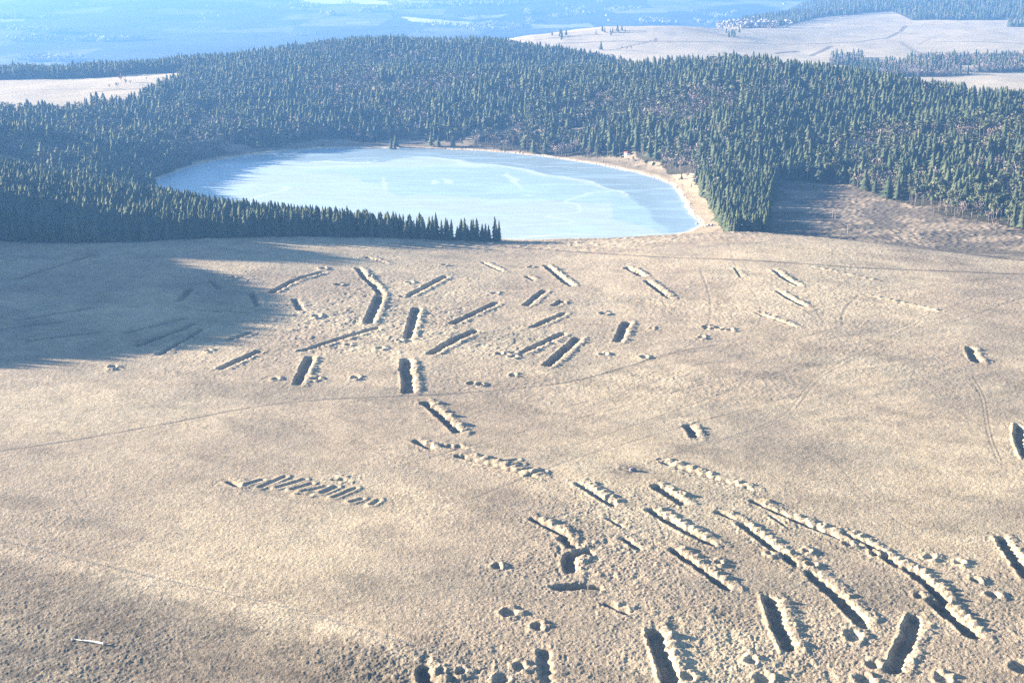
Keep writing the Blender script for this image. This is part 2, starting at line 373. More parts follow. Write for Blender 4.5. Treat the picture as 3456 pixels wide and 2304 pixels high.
lrng = np.random.default_rng(5)
zadd = np.zeros(N)
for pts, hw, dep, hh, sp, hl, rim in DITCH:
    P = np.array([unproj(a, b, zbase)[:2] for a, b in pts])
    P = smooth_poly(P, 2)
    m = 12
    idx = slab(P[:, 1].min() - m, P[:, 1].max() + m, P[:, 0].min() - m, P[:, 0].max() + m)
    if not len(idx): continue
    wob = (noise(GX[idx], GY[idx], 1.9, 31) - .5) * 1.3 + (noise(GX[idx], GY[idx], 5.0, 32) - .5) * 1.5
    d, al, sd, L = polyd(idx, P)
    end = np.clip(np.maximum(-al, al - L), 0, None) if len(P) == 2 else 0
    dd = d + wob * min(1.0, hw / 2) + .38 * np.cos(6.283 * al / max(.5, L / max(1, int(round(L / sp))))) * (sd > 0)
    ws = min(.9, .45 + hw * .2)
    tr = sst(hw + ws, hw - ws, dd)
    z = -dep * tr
    # rim on the sunny side
    z += rim * np.exp(-((sd + hw + 1.1) / 0.9) ** 2) * sst(3.0, 0, d - hw - 1.0) * (1 - tr)
    # heaps on the far side
    if hh > 0:
        nh = max(1, int(round(L / sp)))
        best = np.zeros(len(idx))
        for k in range(nh):
            if lrng.uniform() < .10 and nh > 3: continue
            c = (k + 0.5 + lrng.uniform(-.22, .22)) * L / nh
            # centre of the heap
            dist = c; a = P[0]; acc = 0
            for a, b in zip(P[:-1], P[1:]):
                l = np.hypot(*(b - a))
                if acc + l >= c: break
                acc += l
            u = (b - a) / l; n = np.array([u[1], -u[0]])
            if n[0] < 0: n = -n
            q = a + u * (c - acc) + n * (hw + 0.5 + hl * 0.62 + lrng.uniform(-.6, .6))
            x = GX[idx] - q[0]; y = GY[idx] - q[1]
            # heaps lie across the ditch, stretched a little along the light
            sa = u * 1.0; e1 = x * n[0] + y * n[1]; e2 = x * sa[0] + y * sa[1]
            s2 = 0.54 * L / nh * lrng.uniform(.75, 1.25); s1 = hl * 0.72 * lrng.uniform(.7, 1.35)
            r2 = (e1 / s1) ** 2 + (e2 / s2) ** 2
            hk = hh * lrng.uniform(.6, 1.1) * np.clip(1 - r2, 0, 1) ** .9
            best = np.maximum(best, hk)
        ridge = hh * 0.28 * np.exp(-((sd - hw - hl * .6) / (hl * .5)) ** 2) * sst(2.5, 0, d - hw - hl)
        z += np.maximum(best, ridge) * (1 - tr) * (.65 + .7 * noise(GX[idx], GY[idx], 1.3, 38))
        bank[idx] = np.maximum(bank[idx], sst(0, .4, best) * .8)
    zadd[idx] += z
    dark[idx] = np.maximum(dark[idx], .42 * tr * (.7 + .6 * noise(GX[idx], GY[idx], 2.5, 36)))  # trench shade deepened by colour: the bed is painted darker
    rough[idx] = np.maximum(rough[idx], sst(12, 4, d))
for (a, b) in GROOVE:
    P = np.array([unproj(*a, zbase)[:2], unproj(*b, zbase)[:2]])
    idx = slab(P[:, 1].min() - 8, P[:, 1].max() + 8, P[:, 0].min() - 8, P[:, 0].max() + 8)
    d, al, sd, L = polyd(idx, P)
    w = 0.5 + (noise(GX[idx], GY[idx], 1.7, 3) - .5) * .4
    zadd[idx] += -0.5 * sst(w + .35, w - .35, d) + 0.42 * np.exp(-((d - 2.0) / 1.1) ** 2)
for (px, py, r) in PITS:
    X, Y, _ = unproj(px, py, zbase)
    X += lrng.uniform(-.3, .3)
    idx = slab(Y - 14, Y + 14, X - 14, X + 14)
    x = GX[idx] - X; y = GY[idx] - Y
    th = np.arctan2(y, x)
    d = np.hypot(x, y / lrng.uniform(.95, 1.5)) + (noise(GX[idx], GY[idx], 2.4, 77) - .5) * 1.2
    pit = sst(r * .9 + .6, r * .9 - .6, d)
    zadd[idx] += -.85 * pit
    for k in range(4):
        an = lrng.uniform(-1.6, 1.6); q = (X + (r + 1.9) * math.cos(an), Y + (r + 1.7) * math.sin(an))
        rr = ((GX[idx] - q[0]) / 1.9) ** 2 + ((GY[idx] - q[1]) / 1.5) ** 2
        zadd[idx] = np.where(rr < 1, np.maximum(zadd[idx], .6 * np.clip(1 - rr, 0, 1) ** .8 * (1 - pit)), zadd[idx])
    zadd[idx] += .3 * np.exp(-((d - r - .8) / .8) ** 2) * (1 - pit)
    rough[idx] = np.maximum(rough[idx], sst(12, 4, d))
for pts, hw, dep, dk in TRACKS:
    if hw < .92 and dep <= .3: dep *= .45 if dep < .2 else .5; dk = dk * .75 if dk < .5 else dk
    P = smooth_poly([unproj(a, b, zbase)[:2] for a, b in pts], 3)
    for a, b in zip(P[:-1], P[1:]):
        Q = np.array([a, b])
        idx = slab(Q[:, 1].min() - 4, Q[:, 1].max() + 4, Q[:, 0].min() - 4, Q[:, 0].max() + 4)
        if not len(idx): continue
        d, al, sd, L = polyd(idx, Q)
        w = hw * (0.8 + 0.6 * noise(GX[idx], GY[idx], 6, 8))
        k = sst(w + .5, w - .5 if hw > .5 else 0, d)
        zadd[idx] = np.where(k > .05, np.minimum(zadd[idx], -dep * k), zadd[idx])
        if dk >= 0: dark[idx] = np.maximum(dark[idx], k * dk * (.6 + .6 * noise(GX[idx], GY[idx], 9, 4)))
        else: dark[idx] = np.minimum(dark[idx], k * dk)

# tussocks: real relief
idx = np.where((GY > 330) & (GY < 1090) & (GPX > -80) & (GPX < 3540))[0]
x = GX[idx]; y = GY[idx]
pyv = py_of(y, GZ[idx]); pxv = GPX[idx]
reg = np.zeros(len(idx))
def blob(cx, cy, rx, ry, s): return s * np.exp(-(((pxv - cx) / rx) ** 2 + ((pyv - cy) / ry) ** 2))
for b_ in [(1300,1100,900,190,.8),(900,980,500,120,.5),(2350,1050,300,150,.5),(2800,2150,800,260,.7),(2000,1850,350,150,.8),(1500,2250,700,150,.5),(2500,1050,1300,230,.35),(2200,1300,700,70,.4),(300,2250,600,220,.6)]:
    reg = np.maximum(reg, blob(*b_))
reg = np.clip(reg + (fbm(x, y, 45, 3, 41) - .5) * .9, 0.08, 1.3)
reg = np.maximum(reg, rough[idx] * .55)
nr_ = sst(650, 480, y)
t1 = noise(x, y, 1.25, 51) * (1 - nr_) + noise(x, y, .78, 57) * nr_; t2 = noise(x + 40, y, 2.1, 52); t3 = noise(x, y, .62, 53) * (1 - nr_) + noise(x, y, .45, 58) * nr_
tz = (t1 ** 2) * .30 + (t2 ** 2) * .20 + t3 * .22
zadd[idx] += tz * (.34 + .80 * reg) * np.clip(1 - 0.6 * np.abs(dark[idx]), 0, 1)
# scattered hummocks and hollows
hm = noise(x, y, 4.5, 61)
zadd[idx] += (sst(.72, .9, hm) * .25 - sst(.30, .12, hm) * .28) * sst(.3, .8, reg)
# terraces of cattle paths on the right
zadd[idx] += .22 * (noise(x * .25 + y * .12, y * 1.0 - x * .35, 6.0, 66) - .5) * np.exp(-(((pxv - 2700) / 900) ** 2 + ((pyv - 1260) / 170) ** 2)) * 2.5
GZ = GZ + zadd
# rough clearing on the right and shore heath
ci = np.where((GY >= 940) & (GY < 1500))[0]
GZ[ci] += (noise(GX[ci], GY[ci], 3.0, 71) ** 2) * 0.9 * sst(8, 40, lake_sdf(GX[ci], GY[ci])) * sst(930, 1010, GY[ci])

# ------------------------------------------------------------------ forest layout (used for ground colour too)
def fI(px, a, b): return np.interp(px, a, b)
def in_plantation(px, X, Y):
    return (px < 1686) & (Y > CREST(px)) & (Y < fI(px, [-1500,0,500,690,1100,1500,1690],[1400,1270,1215,1175,1068,1020,1008]))
def CREST(px): return fI(px, [-1500,-900,-500,-120,0,400,700,1000,1300,1500,1690],[560,600,740,900,938,950,968,982,996,999,1001])
HUT = unproj(2118, 524, zbase)
def in_main(px, X, Y):
    sd = lake_sdf(X, Y)
    ymin = fI(px, [-1500,0,400,520,2380,2600,2870,3000,3200,3456,5000],[1370,1370,1240,1230,1230,1345,1300,1230,1130,1062,1000])
    ymax = fI(px, [-1500,0,250,330,450,560,640,760,1400,1850,2100,2200,2500,2750,3000,3456,5000],[1760,1760,1790,1880,1900,2080,2300,2640,2720,2600,2440,2120,2010,1960,1880,1740,1700])
    mar = fI(px, [500,600,750,1000,1100,1500,1700,1900,2050,2150,2400],[6,8,14,34,36,30,14,12,22,28,26]) + (noise(X, Y, 28, 91) - .5) * 20
    hole = np.exp(-(((px - 1920) / 90) ** 2 + ((Y - 1745) / 26) ** 2)) > .5
    thin = (fbm(X, Y, 38, 3, 95) > .335) | (Y > 2050)
    hut = (np.abs(X - HUT[0]) < 9) & (Y > HUT[1] - 34) & (Y < HUT[1] + 7)
    return (Y > ymin) & (Y < ymax) & (sd > mar) & ~hole & ~hut & thin
def in_spit(px, X, Y):
    l = fI(Y, [1040,1150,1300,1400],[2462,2425,2372,2335]); r = fI(Y, [1035,1250,1400],[2588,2606,2640])
    return (Y > 1034) & (Y < 1380) & (px > l) & (px < r) & (lake_sdf(X, Y) > 14)
def in_belt(px, X, Y):
    return ((px > -900) & (px < 412) & (Y > 2300) & (Y < 2450)) | ((px > 411) & (px < 760) & (Y > 2330) & (Y < 2520))
def in_far(px, X, Y):
    a = (px > 2860) & (Y > 2480) & (Y < fI(px, [2860,3100,5000],[2560,2900,3000])) & (fbm(X, Y, 90, 2, 15) > .42)
    b = (px > 2440) & (px < 2590) & (Y > 2500) & (Y < 2640)
    c = (px > 2800) & (px < 2910) & (Y > 2750) & (Y < 2950)
    d = (px > fI(Y, [4000,4600,6000],[3110,3010,2800])) & (Y > 4080 + 500 * (fbm(X, Y, 260, 3, 17) - .5)) & (Y < 9000)
    e = (px > 2500) & (px < fI(Y, [3700,4400,4800,4900],[2560,2800,3130,3140])) & (Y > fI(px, [2500,2650,2800,3100],[3700,3850,4300,4700])) & (Y < 6400)
    return a | b | c | d | e

# ------------------------------------------------------------------ ground colour
px_ = GPX; sdl = lake_sdf(GX, GY)
grass = np.array([.43, .35, .235]); grass2 = np.array([.33, .265, .185]); heath = np.array([.135, .112, .082])
forest = np.array([.055, .050, .030]); beach = np.array([.47, .36, .23]); soil_shade = np.array([.07, .055, .05])
n1 = fbm(GX, GY, 60, 4, 101)[:, None]; n2 = fbm(GX, GY, 9, 3, 103)[:, None]
n1 = sst(.30, .70, n1)
col = grass * (1 - n1) + grass2 * n1
n3 = sst(.50, .68, fbm(GX * .6 + GY * .2, GY, 26, 4, 105))[:, None]
col = col * (1 - n3 * np.array([.11, .09, .07]))
n4 = sst(.56, .72, fbm(GX * .5, GY + GX * .3, 13, 3, 109))[:, None]
col = col * (1 - .16 * n4)
col = col * (.82 + .36 * n2)
pyg = py_of(GY, GZ)
# brown heathy ground in the lower left, beyond the fence
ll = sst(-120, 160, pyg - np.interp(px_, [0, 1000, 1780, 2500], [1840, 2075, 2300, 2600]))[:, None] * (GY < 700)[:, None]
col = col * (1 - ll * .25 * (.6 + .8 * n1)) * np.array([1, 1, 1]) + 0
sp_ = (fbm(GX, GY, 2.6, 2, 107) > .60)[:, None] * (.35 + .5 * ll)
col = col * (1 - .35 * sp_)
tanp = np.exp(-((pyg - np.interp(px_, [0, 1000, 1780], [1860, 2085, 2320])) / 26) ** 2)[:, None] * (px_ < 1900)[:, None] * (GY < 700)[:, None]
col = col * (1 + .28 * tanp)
b = bank[:, None] * .3
col = col * (1 - b) + np.array([.42, .335, .225]) * b * (.85 + .3 * n2) + 0
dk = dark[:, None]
col = np.where(dk > 0, col * (1 - np.clip(dk, 0, 1)) + soil_shade * np.clip(dk, 0, 1), col * (1 - dk))
# dark heather round the spring, a pale rock field
hx, hy, _ = unproj(2110, 1583, zbase)
hd = np.exp(-(((GX - hx) / 9) ** 2 + ((GY - hy) / 7) ** 2)) * sst(.42, .55, noise(GX, GY, 1.3, 121))
col = col * (1 - .85 * hd[:, None]) + soil_shade * .8 * hd[:, None]
# forest floor
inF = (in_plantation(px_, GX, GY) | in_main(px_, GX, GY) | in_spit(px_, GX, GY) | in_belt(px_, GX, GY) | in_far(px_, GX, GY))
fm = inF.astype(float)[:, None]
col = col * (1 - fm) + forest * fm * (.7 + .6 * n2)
# clearing on the right: heath with dry grass patches
cl = ((px_ > 2595) & (GY > np.interp(px_, [2595, 2750, 3000, 3250, 3456, 4000], [985, 972, 945, 922, 897, 890])) & (GY < 1420)).astype(float) * (1 - fm[:, 0])
cl = cl[:, None]
cm = sst(.45, .62, fbm(GX, GY, 22, 4, 131))[:, None]
clc = heath * (1 - cm) + np.array([.25, .20, .14]) * cm
col = col * (1 - cl) + clc * cl * (.75 + .5 * n2)
# beach and shore
bm = (sst(60, 4, sdl) * (GY > 1020) * (GY < 1900))[:, None] * (1 - fm)
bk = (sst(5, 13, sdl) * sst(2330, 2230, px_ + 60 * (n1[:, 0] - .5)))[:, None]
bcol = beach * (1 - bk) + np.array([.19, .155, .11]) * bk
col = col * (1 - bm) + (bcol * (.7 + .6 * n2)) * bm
st = (sst(7, 1, sdl) * (sdl > 0) * (sst(.45, .6, noise(GX, GY, 2.2, 141))))[:, None]
col = col * (1 - st) + np.array([.62, .56, .48]) * st
# the far meadows: paler; dark hedges and tracks by noise contour
mz = sst(1700, 2000, GY)[:, None] * (1 - fm)
mead = np.array([.43, .36, .255]) * (.86 + .28 * fbm(GX, GY, 120, 3, 151)[:, None])
col = col * (1 - mz) + mead * mz
# the valley floor: patchwork of dark woods, dull pasture, a few pale fields
vz = sst(4300, 5200, GY)[:, None] * (1 - fm) * (px_ < np.interp(GY, [4000, 6000, 9000], [2800, 2700, 3600]))[:, None]
g1 = _hash(np.floor(GX / 330 + .6 * noise(GX, GY, 700, 3)), np.floor(GY / 420 + .5 * noise(GX, GY, 600, 5)), 9)
vcol = np.where((g1 > .86)[:, None], np.array([.17, .16, .10]), np.where((g1 > .55)[:, None], np.array([.12, .12, .07]), np.array([.055, .06, .04])))
wd = sst(.48, .56, fbm(GX, GY, 700, 4, 161))[:, None]
vcol = vcol * (1 - wd) + np.array([.04, .045, .03]) * wd
col = col * (1 - vz) + vcol * vz
def inpolyg(poly, X_, Y_):
    ins = np.zeros(len(X_), bool)
    for (ax, ay), (bx, by) in zip(poly, poly[1:] + poly[:1]):
        ins ^= ((ay > Y_) != (by > Y_)) & (X_ < (bx - ax) * (Y_ - ay) / (by - ay + 1e-12) + ax)
    return ins
vi = np.where(GY > 4800)[0]
wxv = px_[vi] + (fbm(GX[vi], GY[vi], 300, 3, 181) - .5) * 60; wyv = pyg[vi] + (fbm(GX[vi], GY[vi], 260, 3, 183) - .5) * 10
for poly, c in [([(980,-5),(1250,-5),(1330,20),(1180,12),(1060,8)], .55), ([(1340,58),(1450,66),(1590,73),(1612,84),(1480,80),(1380,72)], .6), ([(1550,60),(1640,52),(1730,52),(1690,62),(1580,68)], .3),
                ([(1320,0),(1500,4),(1480,12),(1340,10)], .3), ([(0,58),(90,60),(80,72),(0,76)], .25), ([(1180,74),(1250,76),(1240,82),(1180,80)], .3), ([(1780,85),(2000,78),(2010,92),(1800,98)], .3), ([(2050,30),(2250,26),(2240,44),(2080,46)], .22)]:
    m_ = inpolyg(poly, wxv, wyv)
    col[vi[m_]] = np.array([1, .93, .8]) * c
LINES = [([(1813,135),(2000,118),(2180,108)],5,.55),([(1887,147),(2100,140),(2304,142),(2550,147),(2794,149),(2990,132),(3030,112),(3058,88)],6,.5),([(2083,166),(2215,137)],5,.5),
         ([(3039,142),(3117,191)],7,.7),([(3161,142),(3300,141),(3456,147)],6,.45),([(2622,181),(2690,174)],8,.3),([(2740,188),(2804,157)],7,.45),([(2310,97),(2400,110),(2505,132)],12,.7),  # the widest band is shading painted into the field colour
         ([(2872,73),(3034,108)],5,1.15),([(0,320),(100,306),(260,300),(420,303)],3,.6),([(300,315),(360,305),(480,300)],4,.5),([(3100,152),(3190,112)],4,.8)]
for pts, w, mul in LINES:
    P = smooth_poly([unproj(a, b_, zbase)[:2] for a, b_ in pts], 2)
    for a, b_ in zip(P[:-1], P[1:]):
        Q = np.array([a, b_])
        idx = slab(Q[:, 1].min() - 3 * w, Q[:, 1].max() + 3 * w, Q[:, 0].min() - 3 * w, Q[:, 0].max() + 3 * w)
        if not len(idx): continue
        d, al, sd_, L = polyd(idx, Q)
        k_ = sst(w * 1.5, w * .5, d)[:, None]
        col[idx] = col[idx] * (1 - k_) + mead[idx] * mul * k_
hedge = ((np.abs(fbm(GX, GY, 900, 2, 171) - .5) < .0045 * (GY / 3000)) & (GY > 3000) & (GY < 3001) & (px_ > 1700))[:, None]
col = np.where(hedge & (fm < .5), col * .5, col)
col = np.clip(col, .01, .9)

# ------------------------------------------------------------------ materials
def mat_base(name, rough=0.9, spec=0.2):
    m = bpy.data.materials.new(name); m.use_nodes = True
    b = m.node_tree.nodes["Principled BSDF"]
    b.inputs["Roughness"].default_value = rough
    b.inputs["Specular IOR Level"].default_value = spec
    return m, m.node_tree, b
def simple(name, rgb, rough=.9, var=.25, scale=3.0, spec=.2):
    m, nt, b = mat_base(name, rough, spec)
    tc = nt.nodes.new("ShaderNodeTexCoord"); nz = nt.nodes.new("ShaderNodeTexNoise")
    nz.inputs["Scale"].default_value = scale; nz.inputs["Detail"].default_value = 5
    nt.links.new(tc.outputs["Object"], nz.inputs["Vector"])
    cr = nt.nodes.new("ShaderNodeValToRGB")
    cr.color_ramp.elements[0].position = .3; cr.color_ramp.elements[1].position = .7
    cr.color_ramp.elements[0].color = tuple(c * (1 - var) for c in rgb) + (1,)
    cr.color_ramp.elements[1].color = tuple(min(1, c * (1 + var)) for c in rgb) + (1,)
    nt.links.new(nz.outputs["Fac"], cr.inputs[0]); nt.links.new(cr.outputs[0], b.inputs["Base Color"])
    bp = nt.nodes.new("ShaderNodeBump"); bp.inputs["Strength"].default_value = .5; bp.inputs["Distance"].default_value = .05
    nt.links.new(nz.outputs["Fac"], bp.inputs["Height"]); nt.links.new(bp.outputs[0], b.inputs["Normal"])
    return m

def ground_material():
    m, nt, b = mat_base("dry_grass_ground", .95, .1)
    at = nt.nodes.new("ShaderNodeAttribute"); at.attribute_name = "Col"
    geo = nt.nodes.new("ShaderNodeNewGeometry")
    n = nt.nodes.new("ShaderNodeTexNoise"); n.inputs["Scale"].default_value = 1.15; n.inputs["Detail"].default_value = 4; n.inputs["Roughness"].default_value = .75
    nt.links.new(geo.outputs["Position"], n.inputs["Vector"])
    mr = nt.nodes.new("ShaderNodeMapRange"); mr.inputs["From Min"].default_value = .3; mr.inputs["From Max"].default_value = .7
    mr.inputs["To Min"].default_value = .45; mr.inputs["To Max"].default_value = 1.5
    nt.links.new(n.outputs["Fac"], mr.inputs["Value"])
    mx = nt.nodes.new("ShaderNodeVectorMath"); mx.operation = 'SCALE'
    nt.links.new(at.outputs["Color"], mx.inputs[0]); nt.links.new(mr.outputs[0], mx.inputs["Scale"])
    nt.links.new(mx.outputs[0], b.inputs["Base Color"])
    n2 = nt.nodes.new("ShaderNodeTexNoise"); n2.inputs["Scale"].default_value = 2.6; n2.inputs["Detail"].default_value = 3
    nt.links.new(geo.outputs["Position"], n2.inputs["Vector"])
    bp = nt.nodes.new("ShaderNodeBump"); bp.inputs["Strength"].default_value = 1.0; bp.inputs["Distance"].default_value = .22
    nt.links.new(n2.outputs["Fac"], bp.inputs["Height"]); nt.links.new(bp.outputs[0], b.inputs["Normal"])
    return m
M_ground = ground_material()

nr, nc = len(rows), len(colpx)
ii = (np.arange(nr - 1)[:, None] * nc + np.arange(nc - 1)[None, :]).ravel()
quads = np.stack([ii, ii + 1, ii + 1 + nc, ii + nc], 1)
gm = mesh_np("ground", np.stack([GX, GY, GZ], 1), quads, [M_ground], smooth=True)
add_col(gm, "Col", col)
tag(link("ground", gm), kind='structure')
GZg = GZ.reshape(nr, nc)
def ground_z(X, Y):
    X = np.atleast_1d(np.asarray(X, float)); Y = np.atleast_1d(np.asarray(Y, float))
    p = 1728.0 + F * X / (Y * cP + (H - 15.0) * sP)
    u = np.clip(np.interp(p, colpx, np.arange(nc)), 0, nc - 1.001); v = np.clip(np.interp(Y, rows, np.arange(nr)), 0, nr - 1.001)
    iu = u.astype(int); iv = v.astype(int); fu = u - iu; fv = v - iv
    return ((GZg[iv, iu] * (1 - fu) + GZg[iv, iu + 1] * fu) * (1 - fv) + (GZg[iv + 1, iu] * (1 - fu) + GZg[iv + 1, iu + 1] * fu) * fv)
def gz(X, Y): return float(ground_z(X, Y)[0])

# ------------------------------------------------------------------ frozen lake
def build_lake():
    xs = np.arange(LK[:, 0].min() - 12, LK[:, 0].max() + 12, 2.5); ys = np.arange(LK[:, 1].min() - 12, LK[:, 1].max() + 12, 2.5)
    X, Y = np.meshgrid(xs, ys); n_c = len(xs)
    sd = lake_sdf(X, Y)
    q = (np.arange(len(ys) - 1)[:, None] * n_c + np.arange(n_c - 1)[None, :]).ravel()
    keep = (sd.ravel()[q] < 8)
    q = q[keep]
    f = np.stack([q, q + 1, q + 1 + n_c, q + n_c], 1)
    used, inv = np.unique(f, return_inverse=True)
    x = X.ravel()[used]; y = Y.ravel()[used]; s = sd.ravel()[used]
    z = np.zeros(len(x))
    me = mesh_np("lake_ice", np.stack([x, y, z], 1), inv.reshape(f.shape), [lake_material()], smooth=True)
    px = px_of(x, y, 0); py = py_of(y, 0)
    wx = (fbm(x, y, 90, 4, 201) - .5); wy = (fbm(x, y, 60, 4, 203) - .5)
    PX = px + wx * 90; PY = py + wy * 26
    def inpoly(poly, soft=0):
        ins = np.zeros(len(x), bool)
        for (ax, ay), (bx, by) in zip(poly, poly[1:] + poly[:1]):
            ins ^= ((ay > PY) != (by > PY)) & (PX < (bx - ax) * (PY - ay) / (by - ay + 1e-12) + ax)
        return ins
    # base = bright white ice, grey clear band along the far shore, blue bay on the right
    v = np.ones(len(x)) * 1.0
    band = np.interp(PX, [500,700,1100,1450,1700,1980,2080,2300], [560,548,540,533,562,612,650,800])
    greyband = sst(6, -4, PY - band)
    mid = inpoly([(1000,585),(1250,560),(1500,556),(1700,570),(1900,610),(2060,640),(2090,690),(2000,682),(1780,672),(1560,668),(1400,655),(1330,660),(1290,620),(1180,596)])
    right = inpoly([(2060,620),(2200,640),(2400,690),(2420,800),(2290,800),(2150,760),(2060,740),(2040,690),(2110,660)])
    left = sst(900, 560, PX) * sst(690, 600, PY)
    rgb = np.array([.40, .475, .51]) * np.ones((len(x), 1))
    def mixin(k, c):
        nonlocal rgb
        k = np.asarray(k, float)[:, None]; rgb = rgb * (1 - k) + np.array(c) * k
    stv = fbm(x * .25, y, 14, 4, 211)
    mixin(mid * .8, [.31, .43, .52])
    mixin(right * .8, [.30, .43, .54])
    mixin(left * .5, [.33, .42, .5])
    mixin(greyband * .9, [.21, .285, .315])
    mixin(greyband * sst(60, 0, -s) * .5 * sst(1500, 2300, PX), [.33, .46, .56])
    mixin(sst(.56, .68, stv) * .35, [.42, .58, .72])
    # pressure cracks and drifted frost
    edge = np.exp(-((PY - band - 2) / 2.6) ** 2) * (px > 1050) * (px < 2120)
    mixin(edge * .7, [.6, .67, .69])
    op = inpoly([(1240,534),(1330,531),(1400,537),(1310,543),(1260,541)]); mixin(op * .9, [.22, .31, .33])
    for poly in ([(1290,600),(1312,612),(1312,640),(1300,636)], [(1455,605),(1485,614),(1482,618),(1448,619)], [(1490,600),(1530,610),(1525,618),(1503,618)], [(1745,650),(1815,654),(1800,660)], [(1690,580),(1740,600),(1750,640),(1715,610)]):
        mixin(inpoly(poly) * .6, [.56, .64, .66])
    cr = np.abs(fbm(x * .5 + 30, y, 120, 3, 221) - .5) < .006
    mixin(cr * .3, [.72, .80, .83])
    patches = sst(.66, .74, fbm(x * .4, y, 40, 3, 231)); mixin(patches * .3 * (1 - greyband), [.40, .57, .72])
    mixin(sst(-5, 0, s) * .5, [.5, .6, .68])
    add_col(me, "Col", np.clip(rgb, 0, 1))
    tag(link("lake_ice", me), kind='structure')
def lake_material():
    m, nt, b = mat_base("lake_ice", .42, .5)
    at = nt.nodes.new("ShaderNodeAttribute"); at.attribute_name = "Col"
    geo = nt.nodes.new("ShaderNodeNewGeometry")
    mp = nt.nodes.new("ShaderNodeMapping"); mp.inputs["Scale"].default_value = (.03, .12, 1)
    n = nt.nodes.new("ShaderNodeTexNoise"); n.inputs["Scale"].default_value = 1; n.inputs["Detail"].default_value = 7; n.inputs["Roughness"].default_value = .65
    nt.links.new(geo.outputs["Position"], mp.inputs[0]); nt.links.new(mp.outputs[0], n.inputs["Vector"])
    mr = nt.nodes.new("ShaderNodeMapRange"); mr.inputs["From Min"].default_value = .3; mr.inputs["From Max"].default_value = .7
    mr.inputs["To Min"].default_value = .86; mr.inputs["To Max"].default_value = 1.1
    nt.links.new(n.outputs["Fac"], mr.inputs["Value"])
    mx = nt.nodes.new("ShaderNodeVectorMath"); mx.operation = 'SCALE'
    nt.links.new(at.outputs["Color"], mx.inputs[0]); nt.links.new(mr.outputs[0], mx.inputs["Scale"])
    nt.links.new(mx.outputs[0], b.inputs["Base Color"])
    return m
build_lake()

# ------------------------------------------------------------------ trees
def foliage_mat(name, c1, c2, trans=.0):
    m, nt, b = mat_base(name, .85, .15)
    at = nt.nodes.new("ShaderNodeAttribute"); at.attribute_name = "Tint"
    oi = nt.nodes.new("ShaderNodeObjectInfo")
    geo = nt.nodes.new("ShaderNodeNewGeometry")
    n = nt.nodes.new("ShaderNodeTexNoise"); n.inputs["Scale"].default_value = .6; n.inputs["Detail"].default_value = 3
    nt.links.new(geo.outputs["Position"], n.inputs["Vector"])
    ad = nt.nodes.new("ShaderNodeMath"); ad.operation = 'ADD'
    nt.links.new(at.outputs["Fac"], ad.inputs[0]); nt.links.new(oi.outputs["Random"], ad.inputs[1])
    fr = nt.nodes.new("ShaderNodeMath"); fr.operation = 'FRACT'; nt.links.new(ad.outputs[0], fr.inputs[0])
    ad2 = nt.nodes.new("ShaderNodeMath"); ad2.operation = 'MULTIPLY_ADD'; ad2.inputs[1].default_value = .6; nt.links.new(fr.outputs[0], ad2.inputs[0])
    sc = nt.nodes.new("ShaderNodeMath"); sc.operation = 'MULTIPLY'; sc.inputs[1].default_value = .4; nt.links.new(n.outputs["Fac"], sc.inputs[0]); nt.links.new(sc.outputs[0], ad2.inputs[2])
    mx = nt.nodes.new("ShaderNodeMix"); mx.data_type = 'RGBA'
    mx.inputs[6].default_value = tuple(c1) + (1,); mx.inputs[7].default_value = tuple(c2) + (1,)
    nt.links.new(ad2.outputs[0], mx.inputs[0]); nt.links.new(mx.outputs[2], b.inputs["Base Color"])
    return m
M_spruce = foliage_mat("spruce_needles", (.020, .038, .022), (.088, .100, .050))
M_pine = foliage_mat("pine_needles", (.050, .068, .034), (.140, .145, .075))
M_bare = foliage_mat("bare_twigs", (.19, .15, .13), (.34, .28, .24))
M_frost = foliage_mat("frosted_twigs", (.26, .245, .25), (.42, .40, .40))
M_bark = simple("pale_bark", (.24, .20, .165), .9, .3, 1.5)
M_bark_dark = simple("spruce_bark", (.12, .09, .07), .9, .3, 1.5)

